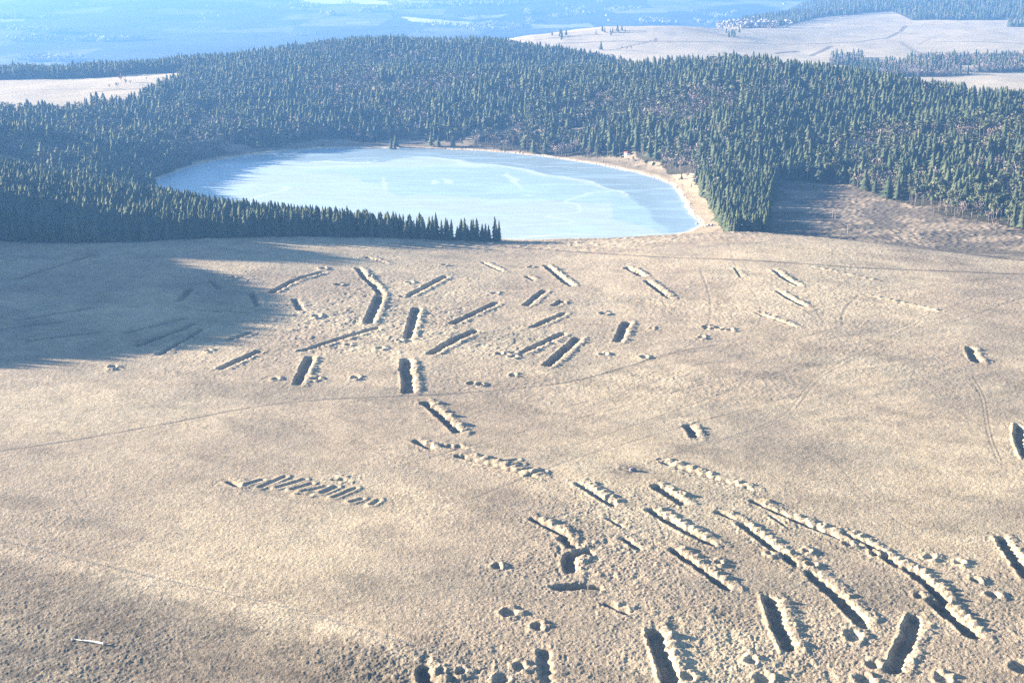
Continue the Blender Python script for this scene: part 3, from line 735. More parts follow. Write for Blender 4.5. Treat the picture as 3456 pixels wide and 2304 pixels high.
def tube(p0, p1, r0, r1, n=5):
    p0 = np.array(p0, float); p1 = np.array(p1, float); d = p1 - p0; d /= np.linalg.norm(d)
    a = np.cross(d, [0, 0, 1.0] if abs(d[2]) < .9 else [1.0, 0, 0]); a /= np.linalg.norm(a); b = np.cross(d, a)
    th = np.arange(n) / n * 2 * np.pi
    ring = np.cos(th)[:, None] * a + np.sin(th)[:, None] * b
    V = np.concatenate([p0 + ring * r0, p1 + ring * r1]); i = np.arange(n); j = (i + 1) % n
    F_ = np.concatenate([np.stack([i, j, n + j], 1), np.stack([i, n + j, n + i], 1)])
    return V, F_
def joinp(parts):
    Vs, Fs, o = [], [], 0
    for V, F_ in parts:
        Vs.append(V); Fs.append(F_ + o); o += len(V)
    return np.concatenate(Vs), np.concatenate(Fs)
def spruce(r, tiers, k, h=1.0, wid=.16, base=.12):
    """unit-height spruce crown: drooping jagged whorls; returns crown and trunk (V,F)"""
    parts = []
    for t in range(tiers):
        f = t / (tiers - 1)
        z = base + (1 - base) * (1 - (1 - f) ** 1.05) * .97
        rad = wid * (1 - f) ** .85 * r.uniform(.82, 1.15) + .012
        n = max(5, int(k * (1 - .45 * f)))
        th0 = r.uniform(0, 6.28); m = 2 * n
        th = th0 + np.arange(m) / m * 2 * np.pi + r.uniform(-.12, .12, m)
        rr = np.where(np.arange(m) % 2 == 0, r.uniform(.8, 1.2, m), r.uniform(.35, .6, m)) * rad
        dz = np.where(np.arange(m) % 2 == 0, -.045, -.012) * (1.3 - f) + r.uniform(-.008, .008, m)
        cx, cy = r.uniform(-.008, .008, 2)
        apex = np.array([[cx, cy, min(1.0 + .02 * f, z + 1.55 * (1 - base) / (tiers - 1))]])
        V = np.concatenate([apex, np.stack([cx + rr * np.cos(th), cy + rr * np.sin(th), z + dz], 1)])
        i = np.arange(m); F_ = np.stack([np.zeros(m, int), 1 + i, 1 + (i + 1) % m], 1)
        parts.append((V, F_))
    V, F_ = joinp(parts)
    T_ = tube((0, 0, -.03), (0, 0, .55), .013, .008, 5)
    return (V, F_), T_
def clumpcrown(r, n, cz, rx, rz, size, top_bias=.4):
    """crown of irregular leaf tufts spread through an uneven volume"""
    lobes = [(r.uniform(-.5, .5) * rx, r.uniform(-.5, .5) * rx, cz + r.uniform(-.6, .6) * rz, r.uniform(.45, .75)) for _ in range(5)]
    parts = []
    for _ in range(n):
        lx, ly, lz, lr = lobes[r.integers(5)]
        d = r.normal(size=3); d /= np.linalg.norm(d); q = lr * r.uniform(.5, 1) ** .5
        c = np.array([lx + d[0] * q * rx, ly + d[1] * q * rx, lz + d[2] * q * rz])
        s = size * r.uniform(.6, 1.3)
        nrm = d * .6 + r.normal(size=3) * .5 + np.array([0, 0, .5]); nrm /= np.linalg.norm(nrm)
        a = np.cross(nrm, r.normal(size=3)); a /= np.linalg.norm(a); b_ = np.cross(nrm, a)
        m = 5; th = np.arange(m) / m * 6.283
        rr = s * r.uniform(.55, 1.2, m)
        V = np.concatenate([[c + nrm * s * .35], c + np.cos(th)[:, None] * a * rr[:, None] + np.sin(th)[:, None] * b_ * rr[:, None]])
        i = np.arange(m); parts.append((V, np.stack([np.zeros(m, int), 1 + i, 1 + (i + 1) % m], 1)))
    return joinp(parts)
def pine(r, n):
    cz = r.uniform(.68, .76)
    cr = clumpcrown(r, n, cz, r.uniform(.13, .17), r.uniform(.17, .23), .055)
    lean = r.uniform(-.03, .03, 2)
    parts = [tube((0, 0, -.03), (lean[0], lean[1], .82), .010, .005, 5)]
    for _ in range(4):
        z = r.uniform(.5, .75); an = r.uniform(0, 6.28)
        parts.append(tube((lean[0] * z, lean[1] * z, z), (.1 * math.cos(an), .1 * math.sin(an), z + .08), .005, .002, 4))
    return cr, joinp(parts)
def bare(r, n):
    """leafless broadleaf: trunk forks plus many thin twig blades"""
    limbs = [tube((0, 0, -.03), (0, 0, .45), .012, .007, 5)]; tips = []
    for k in range(7):
        an = k * .9 + r.uniform(-.3, .3); z = r.uniform(.25, .5); L = r.uniform(.25, .42)
        e = (math.cos(an) * L * .55, math.sin(an) * L * .55, z + L)
        limbs.append(tube((0, 0, z), e, .007, .003, 4)); tips.append((np.array([0, 0, z]), np.array(e)))
    tips.append((np.array([0, 0, .4]), np.array([0, 0, .95])))
    parts = []
    for _ in range(n):
        a, b_ = tips[r.integers(len(tips))]; c = a + (b_ - a) * r.uniform(.35, 1.05)
        d = (c - np.array([0, 0, .5])) * .8 + r.normal(size=3) * .35 + np.array([0, 0, .35]); d /= np.linalg.norm(d)
        L = r.uniform(.08, .18); s = np.cross(d, r.normal(size=3)); s /= np.linalg.norm(s)
        w = .010 if n > 80 else .017
        parts.append((np.array([c - s * w, c + s * w, c + d * L * .6 + s * w * 2.2, c + d * L]), np.array([[0, 1, 2], [0, 2, 3]])))
    return joinp(parts), joinp(limbs)

trr = np.random.default_rng(21)
LIB = {  # far versions: one mesh, two materials
 'spruce': [spruce(trr, 6, 5, wid=w) for w in (.15, .17, .19, .14, .21)],
 'pine': [pine(trr, 36) for _ in range(5)],
 'bare': [bare(trr, 60) for _ in range(5)],
 'frosty': [(clumpcrown(trr, 34, .56, .34, .40, .13), tube((0, 0, -.05), (0, 0, .6), .02, .01, 5)) for _ in range(4)],
}
LIB_HI = {
 'spruce': [spruce(trr, 13, 9, wid=w, base=.08) for w in (.15, .17, .19, .20, .14)],
 'pine': [pine(trr, 75) for _ in range(5)],
 'bare': [bare(trr, 110) for _ in range(4)],
}
MATS = {'frosty': (M_frost, M_bark), 'spruce': (M_spruce, M_bark_dark), 'pine': (M_pine, M_bark), 'bare': (M_bare, M_bark)}
HT = {'spruce': (16, 26), 'pine': (16, 23), 'bare': (12, 18)}

def scatter(y0, y1, x0, x1, s, seed):
    xs = np.arange(x0, x1, s); ys = np.arange(y0, y1, s)
    X, Y = np.meshgrid(xs, ys); X = X.ravel(); Y = Y.ravel()
    r = np.random.default_rng(seed)
    return X + r.uniform(-.46, .46, len(X)) * s, Y + r.uniform(-.46, .46, len(Y)) * s
TR = []   # X, Y, kind, height, region
def add_region(fn, y0, y1, x0, x1, s, seed, kinds, hs=1.0, reg=''):
    X, Y = scatter(y0, y1, x0, x1, s, seed)
    px = px_of(X, Y)
    m = fn(px, X, Y) & (px > -1400) & (px < 4700)
    X, Y, px = X[m], Y[m], px[m]
    r = np.random.default_rng(seed + 1)
    z = ground_z(X, Y)
    kk = kinds(px, X, Y, r); hv = fbm(X, Y, 45, 2, 333)
    for i in range(len(X)):
        k = kk[i]; lo, hi = HT[k]
        TR.append([X[i], Y[i], z[i], k, r.uniform(lo, hi) * hs * (.82 + .38 * hv[i]) * (1.12 if reg == 'plantation' and 250 < px[i] < 1250 else 1), reg, px[i]])
def k_spruce(px, X, Y, r): return np.full(len(X), 'spruce', object)
def k_mix(px, X, Y, r):
    n = fbm(X, Y, 90, 3, 301); u = r.uniform(size=len(X))
    pine_p = .22 + .45 * sst(.48, .6, n) + .35 * (px > 2700) * sst(1300, 1080, Y) + .2 * sst(70, 30, lake_sdf(X, Y)) * (px < 2400)
    bare_p = .06 + .45 * sst(.55, .66, fbm(X, Y, 60, 3, 311)) + .10 * (px > 2900) * sst(1300, 1060, Y)
    pine_p = pine_p * np.where((px > 2650) & (Y > 1500), .35, 1)
    k = np.full(len(X), 'spruce', object); k[u < pine_p + bare_p] = 'pine'; k[u < bare_p] = 'bare'
    return k
def k_far(px, X, Y, r):
    u = r.uniform(size=len(X)); b = ((Y > 2650) | (px > 2960)) & (Y < 3100)
    k = np.full(len(X), 'spruce', object); k[(b & (u < .75)) | (u < .25)] = 'bare'
    return k
add_region(in_plantation, 560, 1400, -1000, 10, 5.6, 401, k_spruce, .80, 'plantation')
add_region(in_spit, 1030, 1400, 150, 330, 5.8, 402, k_spruce, .76, 'spit')
add_region(in_main, 1000, 1500, -900, 900, 8.0, 403, k_mix, 1.0, 'near')
add_region(in_main, 1500, 2050, -1100, 1100, 8.8, 404, k_mix, 1.0, 'mid')
add_region(in_main, 2050, 2760, -1200, 1300, 9.6, 405, k_mix, 1.0, 'back')
add_region(in_belt, 2290, 2530, -1300, 0, 7.5, 406, k_mix, 1.0, 'belt')
add_region(in_far, 2450, 3050, 300, 1700, 10, 407, k_far, .9, 'far')
add_region(in_far, 3900, 6500, 600, 3600, 19, 408, k_far, 1.1, 'far')
# scattered trees and bushes along the far shore and in the meadows
for px, py, k, h in [(1125,458,'bare',8),(1150,462,'bare',7),(1255,470,'pine',13),(1265,468,'spruce',18),(1335,497,'spruce',17),(1333,505,'spruce',11),(1320,505,'spruce',15),
        (1455,494,'spruce',20),(1480,497,'spruce',16),(1530,495,'spruce',15),(1560,500,'pine',11),(1620,502,'bare',7),(1660,508,'pine',8),(1690,506,'bare',6),(1730,512,'pine',12),(1745,515,'pine',9),
        (1800,518,'spruce',18),(1840,522,'spruce',20),(1880,527,'pine',7),(1960,520,'bare',6),(2080,545,'pine',8),(2100,552,'pine',11),(2140,555,'pine',10),(2180,570,'pine',13),(2205,575,'pine',11),(2240,575,'pine',15),
        (2300,606,'spruce',8),(2320,604,'bare',9),(2345,610,'bare',6),(2385,640,'bare',6),(2360,625,'bare',5),(2395,665,'bare',4),(2310,668,'bare',5),(2280,560,'spruce',12),(2330,560,'spruce',10),(2350,565,'spruce',11),
        (1000,450,'bare',11),(1020,455,'bare',12),(1040,452,'bare',12),(1060,458,'bare',13),(1080,455,'bare',12),(1100,458,'bare',11),(880,455,'bare',8),(910,457,'bare',8),(960,462,'bare',6),(985,463,'bare',6),
        (410,280,'bare',16),(425,290,'bare',14),(395,300,'bare',12),(370,300,'bare',9),(440,286,'bare',8),(495,275,'pine',8),(575,278,'pine',9),(530,285,'pine',6),
        (2028,170,'spruce',22),(2100,172,'pine',12),(2115,174,'pine',12),(2130,175,'pine',14),(2195,148,'bare',12),(2210,145,'bare',12),(2215,142,'pine',9),
        (3340,780,'bare',9),(3360,785,'bare',10),(3290,768,'bare',8),(3220,752,'bare',7),(3150,730,'bare',7)]:
    X, Y, z = unproj(px, py, lambda a, b: ground_z(a, b))
    TR.append([X, Y, z, k, float(h), 'shore', px])
sr = np.random.default_rng(91)
for _ in range(70):
    px = sr.uniform(820, 2330); i = int(np.argmin(np.abs(LK[:, 0] - (px - 1728) / F * 1650) + 1e6 * (LK[:, 1] < 1330)))
    q = LK[i] - LK.mean(0); q /= np.linalg.norm(q); p = LK[i] + q * sr.uniform(6, 34)
    TR.append([p[0], p[1], gz(*p), sr.choice(['bare', 'bare', 'pine', 'spruce']), sr.uniform(2.5, 6.5), 'shore', float(px_of(p[0], p[1]))])
# hedgerow trees and copses down in the valley
vr = np.random.default_rng(77)
def copse(px, py, n, w, h, k='frosty', hgt=16):
    X0, Y0, _ = unproj(px, py, lambda a, b: ground_z(a, b), 30)
    sc = Y0 / F
    for _ in range(n):
        X = X0 + vr.normal() * w * sc; Y = Y0 + vr.normal() * h
        TR.append([X, Y, gz(X, Y), k, hgt * vr.uniform(.7, 1.3), 'valley', px])
for a in [(20,62,30,25,30),(60,62,26,22,30),(50,100,20,25,40),(100,105,16,18,40),(90,140,22,35,40),(130,130,22,30,30),(155,65,6,6,20),(180,110,26,28,30),(290,138,24,25,20),(320,140,18,22,20),
          (370,140,16,18,20),(430,135,22,22,25),(465,133,12,16,20),(110,205,26,25,40),(190,205,40,35,40),(985,20,20,14,40),(1010,35,16,16,30),(1050,25,16,18,30),(1115,50,12,15,30),
          (1230,42,16,14,30),(1270,38,20,15,30),(1350,25,24,22,40),(1400,30,26,26,40),(1500,15,30,35,40),(1560,18,30,35,40),(1620,15,26,30,40),(1700,15,22,30,30),(1785,45,26,7,60),(1790,75,24,9,60),
          (1750,92,24,22,30),(1600,95,30,45,40),(1500,90,26,35,40),(1660,85,24,25,40),(1640,105,30,40,30),(1870,60,14,12,30),(1940,40,24,22,50),(1970,50,30,25,50),(2090,35,28,30,50),(2190,78,24,20,40),
          (2230,82,24,24,40),(2430,60,30,30,50),(2390,80,24,25,40),(2480,90,30,30,30),(2540,95,40,45,40),(300,20,16,30,80),(700,60,10,60,60)]:
    copse(*a, hgt=21)
for _ in range(46):
    copse(vr.uniform(0, 2600), vr.uniform(2, 130), 10, vr.uniform(8, 30), vr.uniform(15, 50), vr.choice(['frosty', 'bare', 'spruce', 'spruce']), 14)

# ---- which trees become things of their own: the ones that show largest
NIND = {'spruce': 296, 'pine': 200, 'bare': 150}
ind = []
vis = [i for i, t in enumerate(TR) if -20 < t[6] < 3476]
def front_rank(t):
    X, Y, z, k, h, reg, px = t
    if reg == 'plantation':
        return Y + 2.2 * max(0, Y - float(CREST(px)) - 13)     # front rows show, those behind only their tips
    if reg == 'near': return Y + .8 * max(0, Y - 1120)
    return Y
for k in NIND:
    c = sorted([i for i in vis if TR[i][3] == k], key=lambda i: front_rank(TR[i]))
    ind += c[:NIND[k]]
indset = set(ind)
# things
PROTO = {}
for k in LIB_HI:
    for v, (cr, tk) in enumerate(LIB_HI[k]):
        mc = mesh_np(k + "_crown", cr[0], cr[1], [MATS[k][0]]); add_col(mc, "Tint", np.full((len(cr[0]), 3), .1 * v))
        mt = mesh_np(k + "_trunk", tk[0], tk[1], [MATS[k][1]], smooth=True)
        PROTO.setdefault(k, []).append((mc, mt))
def lab(t):
    X, Y, z, k, h, reg, px = t
    if k == 'spruce':
        if reg == 'plantation':
            if px > 1560: return ("dark spruce with bare lower trunk at the thin right end of the plantation", "spruces at the right end of the plantation")
            if px > 1100: return ("dark spruce in the plantation row that stands out against the white ice", "spruces of the plantation in front of the ice")
            if px > 560: return ("dark spruce in the middle of the shaded plantation front, below the ice", "spruces in the middle of the plantation")
            return ("dark spruce at the left end of the dense shaded plantation front", "spruces at the left end of the plantation")
        if reg == 'spit': return ("young green spruce in the narrow wood between beach and shaded clearing", "young spruces beside the beach")
        if reg == 'shore': return ("lone spruce standing on the far grassy bank of the lake", "spruces along the far bank")
        if px > 2600: return ("spruce at the foot of the wooded hill behind the clearing", "spruces behind the clearing")
        return ("spruce in the wood along the far shore of the frozen lake", "spruces of the far shore wood")
    if k == 'pine':
        if reg == 'shore': return ("rounded pine near the stony far shore of the lake", "pines along the far bank")
        if px > 2600: return ("pine with pale bare trunk at the wood edge behind the clearing", "pines at the clearing edge")
        return ("rounded pine in the wood along the far lake shore", "pines of the far shore wood")
    if reg == 'shore':
        if px < 700: return ("grey leafless tree at the end of the far left meadow", "leafless trees by the far meadow")
        if px < 1200: return ("pale leafless tree in the thicket at the far left shore", "leafless thicket at the far shore")
        if px < 2250: return ("small leafless shrub on the brown bank behind the lake", "leafless shrubs on the far bank")
        if px < 2500: return ("small leafless shrub on the dry grass beside the beach", "leafless shrubs by the beach")
        return ("pale leafless tree along the track below the wooded hill", "leafless trees by the track")
    if px > 2600: return ("pale leafless tree mixed into the wood behind the clearing", "leafless trees in the right wood")
    return ("pale leafless tree mixed into the wood beyond the lake", "leafless trees in the far wood")
for i in ind:
    X, Y, z, k, h, reg, px = TR[i]
    mc, mt = PROTO[k][random.randrange(len(PROTO[k]))]
    root = empty({'spruce': 'spruce_tree', 'pine': 'pine_tree', 'bare': 'leafless_tree'}[k], (X, Y, z - .1), random.uniform(0, 6.28))
    root.scale = (h * random.uniform(1.05, 1.4),) * 2 + (h,)
    l, g = lab(TR[i])
    tag(root, l, 'tree', g)
    link('crown', mc, root); link('trunk', mt, root)
# the rest of each wood as one mass
WOODS = {'spruce': ('spruce_wood', "dense dark green spruce wood covering the hills beyond the lake"),
         'pine': ('pine_wood', "lighter rounded pines mixed through the woods beyond the lake"),
         'bare': ('leafless_wood', "grey leafless trees mixed through the woods beyond the lake"),
         'frosty': ('frosty_copse', "frost-whitened hedgerow trees and copses down in the hazy valley")}
for k in LIB:
    sel = [i for i, t in enumerate(TR) if t[3] == k and i not in indset]
    r = np.random.default_rng(5)
    Vs, Fs, Ms, Ts, off = [], [], [], [], 0
    per = [[] for _ in LIB[k]]
    for i in sel: per[r.integers(len(LIB[k]))].append(i)
    for v, ids in enumerate(per):
        if not ids: continue
        (cv, cf), (tv, tf) = LIB[k][v]
        V0 = np.concatenate([cv, tv]); F0 = np.concatenate([cf, tf + len(cv)]); M0 = np.concatenate([np.zeros(len(cf), int), np.ones(len(tf), int)])
        n = len(ids)
        P = np.array([[TR[i][0], TR[i][1], TR[i][2] - .2] for i in ids]); hh = np.array([TR[i][4] for i in ids])
        an = r.uniform(0, 6.28, n); sw = hh * r.uniform(.9, 1.35, n) * (1.15 if k != 'spruce' else 1.3)
        ca, sa = np.cos(an), np.sin(an)
        W = np.empty((n, len(V0), 3))
        W[:, :, 0] = (V0[None, :, 0] * ca[:, None] - V0[None, :, 1] * sa[:, None]) * sw[:, None] + P[:, 0:1]
        W[:, :, 1] = (V0[None, :, 0] * sa[:, None] + V0[None, :, 1] * ca[:, None]) * sw[:, None] + P[:, 1:2]
        W[:, :, 2] = V0[None, :, 2] * hh[:, None] + P[:, 2:3]
        Vs.append(W.reshape(-1, 3)); Fs.append((F0[None] + (np.arange(n) * len(V0))[:, None, None]).reshape(-1, 3) + off)
        Ms.append(np.tile(M0, n)); Ts.append(np.repeat(r.uniform(0, 1, n), len(V0))); off += n * len(V0)
    me = mesh_np(WOODS[k][0], np.concatenate(Vs), np.concatenate(Fs), list(MATS[k]), np.concatenate(Ms))
    add_col(me, "Tint", np.repeat(np.concatenate(Ts)[:, None], 3, 1))
    tag(link(WOODS[k][0], me), WOODS[k][1], 'wood', kind='stuff')
    print(k, len(sel), len(me.polygons))
    if k == 'frosty': print('FR', [(round(TR[i][0]), round(TR[i][1]), round(TR[i][2]), round(float(py_of(TR[i][1], TR[i][2]))), round(TR[i][6])) for i in sel[::200]])

# ------------------------------------------------------------------ fences on the moor
M_post = simple("weathered_wood", (.50, .46, .40), .9, .2, 4)
M_wire = simple("fence_wire", (.30, .29, .28), .5, .1, 4)
M_dead = simple("bleached_deadwood", (.72, .68, .60), .85, .15, 1.2)
M_rock = simple("pale_rock", (.42, .38, .34), .9, .3, .8)
M_rock_dark = simple("grey_rock", (.16, .16, .18), .8, .3, .8)
M_white = simple("white_plaster", (.82, .80, .76), .8, .05, 1)
M_redroof = simple("red_roof", (.38, .10, .07), .8, .2, 2)
M_greyroof = simple("grey_roof", (.22, .20, .20), .8, .2, 2)
M_glass = simple("dark_window", (.03, .035, .04), .3, .1, 1, .5)
M_pole = simple("pole_wood", (.42, .38, .33), .9, .2, 3)
gfun = lambda a, b: ground_z(a, b)
def obj(name, parts, mat, parent=None, smooth=False):
    V, F_ = joinp(parts)
    me = mesh_np(name, V, F_, [mat], smooth=smooth)
    return link(name, me, parent)
def box(cx, cy, cz, sx, sy, sz, rz=0):
    v = np.array([(x * sx / 2, y * sy / 2, z * sz / 2) for z in (-1, 1) for y in (-1, 1) for x in (-1, 1)], float)
    c, s_ = math.cos(rz), math.sin(rz)
    v = np.stack([v[:, 0] * c - v[:, 1] * s_, v[:, 0] * s_ + v[:, 1] * c, v[:, 2]], 1) + np.array([cx, cy, cz])
    f = np.array([(0,2,1),(1,2,3),(4,5,6),(5,7,6),(0,1,4),(1,5,4),(2,6,3),(3,6,7),(0,4,2),(2,4,6),(1,3,5),(3,7,5)])
    return v, f
def fence(pts, spacing, label, seed, hts=(1.0, 1.5), tilt=.05):
    P = np.array([unproj(a, b, gfun)[:2] for a, b in pts])
    d = np.concatenate([[0], np.cumsum(np.hypot(*np.diff(P, axis=0).T))])
    r = np.random.default_rng(seed)
    t = np.arange(0, d[-1], spacing) + r.uniform(-.25, .25, len(np.arange(0, d[-1], spacing))) * spacing
    t = np.clip(t, 0, d[-1]); X = np.interp(t, d, P[:, 0]); Y = np.interp(t, d, P[:, 1])
    root = empty('post_and_wire_fence', (X[0], Y[0], gz(X[0], Y[0])))
    tag(root, label, 'fence')
    o = np.array(root.location)
    tops = []
    for x, y in zip(X, Y):
        z = gz(x, y); h = r.uniform(*hts); tx, ty = r.uniform(-tilt, tilt, 2)
        a = np.array([x, y, z - .3]) - o; b = np.array([x + tx, y + ty, z + h]) - o
        obj('post', [tube(a, b,   .12, .10, 6)], M_post, root)
        tops.append((np.array([x, y, z]) - o, h))
    for frac in (.45, .8):
        w = [tube(a[0] + [0, 0, 1.1 * frac], b[0] + [0, 0, 1.1 * frac], .012, .012, 3) for a, b in zip(tops[:-1], tops[1:])]
        obj('wire', w, M_wire, root)
    return root
fence([(-40,1812),(0,1824),(120,1850),(240,1884),(350,1910),(500,1945),(700,1990),(840,2022),(1000,2060),(1152,2107),(1280,2145),(1430,2190),(1550,2225),(1680,2268),(1790,2306)],
      3.4, "long post and wire fence slanting down across the lower left grass", 3)
fence([(395,1846),(475,1822),(555,1800),(600,1786),(670,1766)], 9.0, "short row of thin posts branching right off the long fence", 4, (1.2, 1.5), .03)

# fallen bleached tree
def dead_tree():
    X0, Y0, z0 = unproj(345, 2174, gfun); X1, Y1, z1 = unproj(238, 2157, gfun)
    root = empty('fallen_dead_tree', (X0, Y0, z0)); tag(root, "bleached fallen tree trunk lying alone in the lower left grass", 'dead tree')
    o = np.array([X0, Y0, z0]); e = np.array([X1, Y1, z1 + .35]) - o; a = np.array([0, 0, .45])
    segs = []; n = 9; prev = a
    for i in range(1, n + 1):
        f = i / n; q = a + (e - a) * f + np.array([0, .12 * math.sin(f * 7), .12 * math.sin(f * 4)])
        segs.append(tube(prev, q, .36 * (1 - (i - 1) / n) + .07, .36 * (1 - f) + .07, 9)); prev = q
    obj('trunk', segs, M_dead, root, True)
    rp = []
    for k in range(9):
        an = k * .7; rp.append(tube(a + [.05, 0, 0], a + [.45 + .1 * math.cos(k), .75 * math.cos(an), .8 * math.sin(an) + .1], .17, .03, 6))
    rp.append(tube(a - [.1, 0, 0], a + [.45, 0, 0], .36, .55, 9))
    obj('root_plate', rp, M_dead, root, True)
    for f, dx, dy, L in [(.35,-.5,.5,1.1), (.5,-.3,.7,1.6), (.62,-.6,-.5,1.3), (.72,-.4,.6,1.5), (.85,-.7,.3,1.0), (.93,-.6,-.4,1.3), (.6,-.2,.2,1.6)]:
        p = a + (e - a) * f; obj('branch', [tube(p, p + np.array([dx, dy, .75]) * L, .09, .03, 5)], M_dead, root)
dead_tree()

def rock_mesh(r, n=2, flat=.7):
    """rough stone: perturbed icosphere"""
    t = (1 + 5 ** .5) / 2
    V = np.array([(-1,t,0),(1,t,0),(-1,-t,0),(1,-t,0),(0,-1,t),(0,1,t),(0,-1,-t),(0,1,-t),(t,0,-1),(t,0,1),(-t,0,-1),(-t,0,1)], float)
    V /= np.linalg.norm(V[0])
    F_ = np.array([(0,11,5),(0,5,1),(0,1,7),(0,7,10),(0,10,11),(1,5,9),(5,11,4),(11,10,2),(10,7,6),(7,1,8),(3,9,4),(3,4,2),(3,2,6),(3,6,8),(3,8,9),(4,9,5),(2,4,11),(6,2,10),(8,6,7),(9,8,1)])
    V = list(map(tuple, V)); 
    for _ in range(n - 1):
        mid = {}; N2 = []
        def md(a, b):
            k = (min(a, b), max(a, b))
            if k not in mid:
                m = (np.array(V[a]) + V[b]) / 2; m /= np.linalg.norm(m); V.append(tuple(m)); mid[k] = len(V) - 1
            return mid[k]
        for a, b, c in F_:
            ab, bc, ca = md(a, b), md(b, c), md(c, a); N2 += [(a, ab, ca), (b, bc, ab), (c, ca, bc), (ab, bc, ca)]
        F_ = np.array(N2)
    V = np.array(V); V = V * (1 + r.uniform(-.22, .22, (len(V), 1))); V[:, 2] *= flat
    return V, F_
rr_ = np.random.default_rng(15)
rocks = [mesh_np("shore_stone", *rock_mesh(rr_, 2), [M_rock]) for _ in range(5)]
# stones along the waterline
shore = [(px, py) for px, py in lake_px if px > 1350]
SP = np.array([unproj(px, py, 0.0)[:2] for px, py in shore])
sdist = np.concatenate([[0], np.cumsum(np.hypot(*np.diff(SP, axis=0).T))])
for t in np.linspace(0, sdist[-1], 120):
    if rr_.uniform() < .22: continue
    x = np.interp(t, sdist, SP[:, 0]); y = np.interp(t, sdist, SP[:, 1])
    k = np.argmin(np.hypot(LK[:, 0] - x, LK[:, 1] - y)); q = LK[k] - LK.mean(0); q /= np.linalg.norm(q)
    p = np.array([x, y]) + q * rr_.uniform(1.5, 5.0); s_ = rr_.uniform(.5, 1.25)
    o = link('shore_stone', rocks[rr_.integers(5)], None, (p[0], p[1], gz(*p) + .1 * s_)); o.scale = (s_, s_ * .9, s_ * .8); o.rotation_euler = (0, 0, rr_.uniform(0, 6))
    beachy = p[0] > 150
    tag(o, "pale stone in the line along the beach at the right shore" if beachy else "pale stone in the line along the water under the far wood", 'stone',
        "pale stones along the right beach" if beachy else "pale stones along the far waterline")
X, Y, z = unproj(2134, 1588, gfun)
bo = link('boulder', mesh_np("boulder", *rock_mesh(rr_, 3, .9), [M_rock_dark]), None, (X, Y, z + .5)); bo.scale = (1.5, 1.1, 1.1)
tag(bo, "grey boulder in the dark patch of heather on the open moor", 'boulder')
for k, (px, py, s_, l) in enumerate([(2352, 757, 1.2, "pale block at the lake corner where the beach meets the moor"), (2390, 762, 1.7, "pale angular block beside the low shrub at the beach end"), (2402, 760, 1.3, "small pale block right of the angular one at the beach end"),
                        (2423, 680, 1.3, "pale stone at the edge of the young wood by the beach"), (2290, 606, 1.4, "pale block near the lone spruce above the beach")]):
    X, Y, z = unproj(px, py, gfun)
    o = link('stone_block', rocks[k], None, (X, Y, z + .4)); o.scale = (s_, s_, s_); tag(o, l, 'stone')
# white feed tub in the trench
X, Y, z = unproj(1526, 1449, gfun)
def lathe(prof, n=14):
    V = []; F_ = []
    for r_, z_ in prof:
        th = np.arange(n) / n * 2 * np.pi; V.append(np.stack([r_ * np.cos(th), r_ * np.sin(th), np.full(n, z_)], 1))
    V = np.concatenate(V)
    for i in range(len(prof) - 1):
        a = i * n + np.arange(n); b = i * n + (np.arange(n) + 1) % n
        F_ += [np.stack([a, b, b + n], 1), np.stack([a, b + n, a + n], 1)]
    return V, np.concatenate(F_)
V_, F__ = lathe([(.0, .0), (.8, .0), (.95, .45), (1.0, .47), (.9, .47), (.75, .08), (0, .08)])
tb = link('feed_tub', mesh_np("feed_tub", V_, F__, [M_white], smooth=True), None, (X, Y, z + .02)); tag(tb, "small white tub lying in the shaded trench below the path", 'tub')

# power line poles in the clearing
def pole(px, py, h, label, arm=True):
    X, Y, z = unproj(px, py, gfun)
    root = empty('utility_pole', (X, Y, z)); tag(root, label, 'pole')
    obj('shaft', [tube((0, 0, -.5), (0, 0, h), .2, .13, 8)], M_pole, root)
    if arm:
        obj('crossarm', [box(0, 0, h - .6, 2.0, .16, .16, .5)], M_pole, root)
        for dx in (-.85, 0, .85):
            obj('insulator', [tube((dx * math.cos(.5), dx * math.sin(.5), h - .5), (dx * math.cos(.5), dx * math.sin(.5), h - .2), .07, .05, 6)], M_white, root)
pole(2632, 726, 8.5, "leftmost thin pole standing in the shaded clearing")
pole(2809, 738, 7, "middle thin pole in the clearing, left of the two close ones")
pole(2818, 742, 6, "middle thin pole in the clearing, right of the two close ones")
pole(2860, 788, 8, "rightmost thin pole at the near edge of the clearing")

# small white building among the far shore trees
def house(px, py, w, d, h, rz, label, roofm, wins=((-.25, .22), (.25, .22)), name='cabin', hip=False):
    X, Y, z = unproj(px, py, gfun)
    root = empty(name, (X, Y, z), rz); tag(root, label, 'building')
    obj('wall', [box(0, 0, h / 2 - .5, w, d, h + 1)], M_white, root)
    e = .4; rh = d * .32
    v = np.array([(-w/2-e,-d/2-e,h+.02),(w/2+e,-d/2-e,h+.02),(w/2+e,d/2+e,h+.02),(-w/2-e,d/2+e,h+.02),(-w/2-e,0,h+rh),(w/2+e,0,h+rh)])
    f = np.array([(0,1,5),(0,5,4),(2,3,4),(2,4,5),(0,4,3),(1,2,5),(0,3,2),(0,2,1)])
    obj('roof', [(v, f)], roofm, root)
    for u, ww in wins:
        obj('window', [box(u * w, -d / 2 - .02, h * .52, ww * w, .08, h * .4)], M_glass, root)
house(2118, 524, 7.5, 4.5, 2.6, -.25, "small white building with dark opening among the trees behind the lake", M_redroof, ((.02, .3), (-.36, .1)))
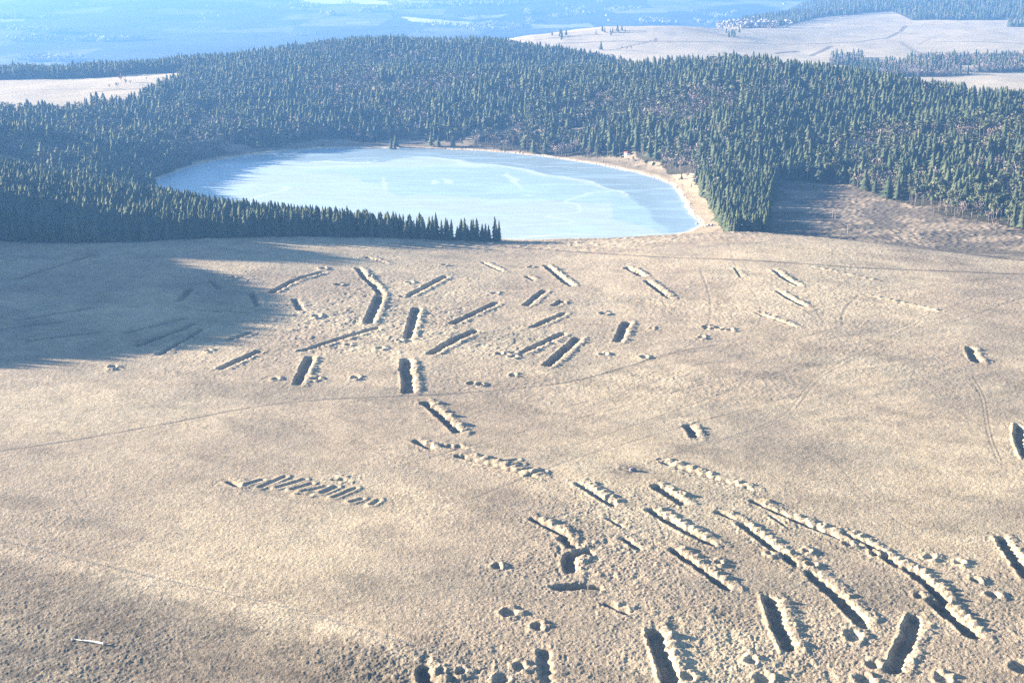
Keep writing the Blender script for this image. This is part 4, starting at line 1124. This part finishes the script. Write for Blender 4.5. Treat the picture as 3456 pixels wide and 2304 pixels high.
for px, py, w, l in [(150, 131, 22, "pale farm building in the valley among white trees at far left"), (120, 120, 14, "small pale house in the valley above the farm building"), (2047, 54, 12, "pale pointed farmhouse on the valley floor, upper middle"),
                     (2055, 70, 12, "pale house just below the pointed farmhouse in the valley"), (2648, 15, 18, "white building at the top edge left of the hill wood"), (225, 136, 14, "low pale shed right of the valley farm building")]:
    house(px, py, w, 9, 5, vr.uniform(-.5, .5), l, M_greyroof if w > 13 else M_redroof, name='farmhouse')

# signs and boards by the shore
def board(px, py, w, h, label, legs=2, rz=0):
    X, Y, z = unproj(px, py, gfun); root = empty('signboard', (X, Y, z), rz); tag(root, label, 'sign')
    obj('panel', [box(0, 0, h + .3 * w, w, .08, w * .6)], M_white, root)
    for s_ in ((-1, 1) if legs == 2 else (0,)):
        obj('post', [tube((s_ * w * .38, .08, -.3), (s_ * w * .38, .08, h + .3 * w), .07, .07, 6)], M_post, root)
board(2275, 595, 1.5, .8, "small white notice board on posts above the beach")
board(1350, 450, 2.2, 1.2, "white notice board on the far bank right of the lone spruce")
board(1358, 455, 1.6, .5, "lower white board beside the notice board on the far bank")
X, Y, z = unproj(1168, 454, gfun); rt = empty('marker_post', (X, Y, z)); tag(rt, "white post with a short crosspiece on the far left bank", 'post')
obj('shaft', [tube((0, 0, -.3), (0, 0, 3.2), .32, .16, 6)], M_white, rt); obj('crosspiece', [box(.3, 0, 2.3, 1.8, .16, .2)], M_white, rt)

# ------------------------------------------------------------------ haze
def haze():
    x0, x1, y0, y1, z0, z1 = -9800, 9800, -600, 12300, float(GZ.min()) - 1.0, 262.0
    x0 = float(GX.min()) - 60; x1 = float(GX.max()) + 60
    z1 = max(z1, float(GZ.max()) + 30)
    V = [(x, y, z) for x in (x0, x1) for y in (y0, y1) for z in (z0, z1)]
    Fq = [(0, 1, 3, 2), (4, 6, 7, 5), (0, 4, 5, 1), (2, 3, 7, 6), (0, 2, 6, 4), (1, 5, 7, 3)]
    m = bpy.data.materials.new("haze"); m.use_nodes = True; nt = m.node_tree
    for n in list(nt.nodes):
        if n.type != 'OUTPUT_MATERIAL': nt.nodes.remove(n)
    o = [n for n in nt.nodes if n.type == 'OUTPUT_MATERIAL'][0]
    pv = nt.nodes.new("ShaderNodeVolumePrincipled")
    pv.inputs["Color"].default_value = (.15, .36, .76, 1)
    pv.inputs["Density"].default_value = 1.2e-4
    pv.inputs["Anisotropy"].default_value = 0.2
    nt.links.new(pv.outputs[0], o.inputs["Volume"])
    me = mesh_np("haze", V, np.array(Fq), [m])
    tag(link("haze", me), kind='stuff', label="pale blue winter haze over the valley", cat="haze")
haze()
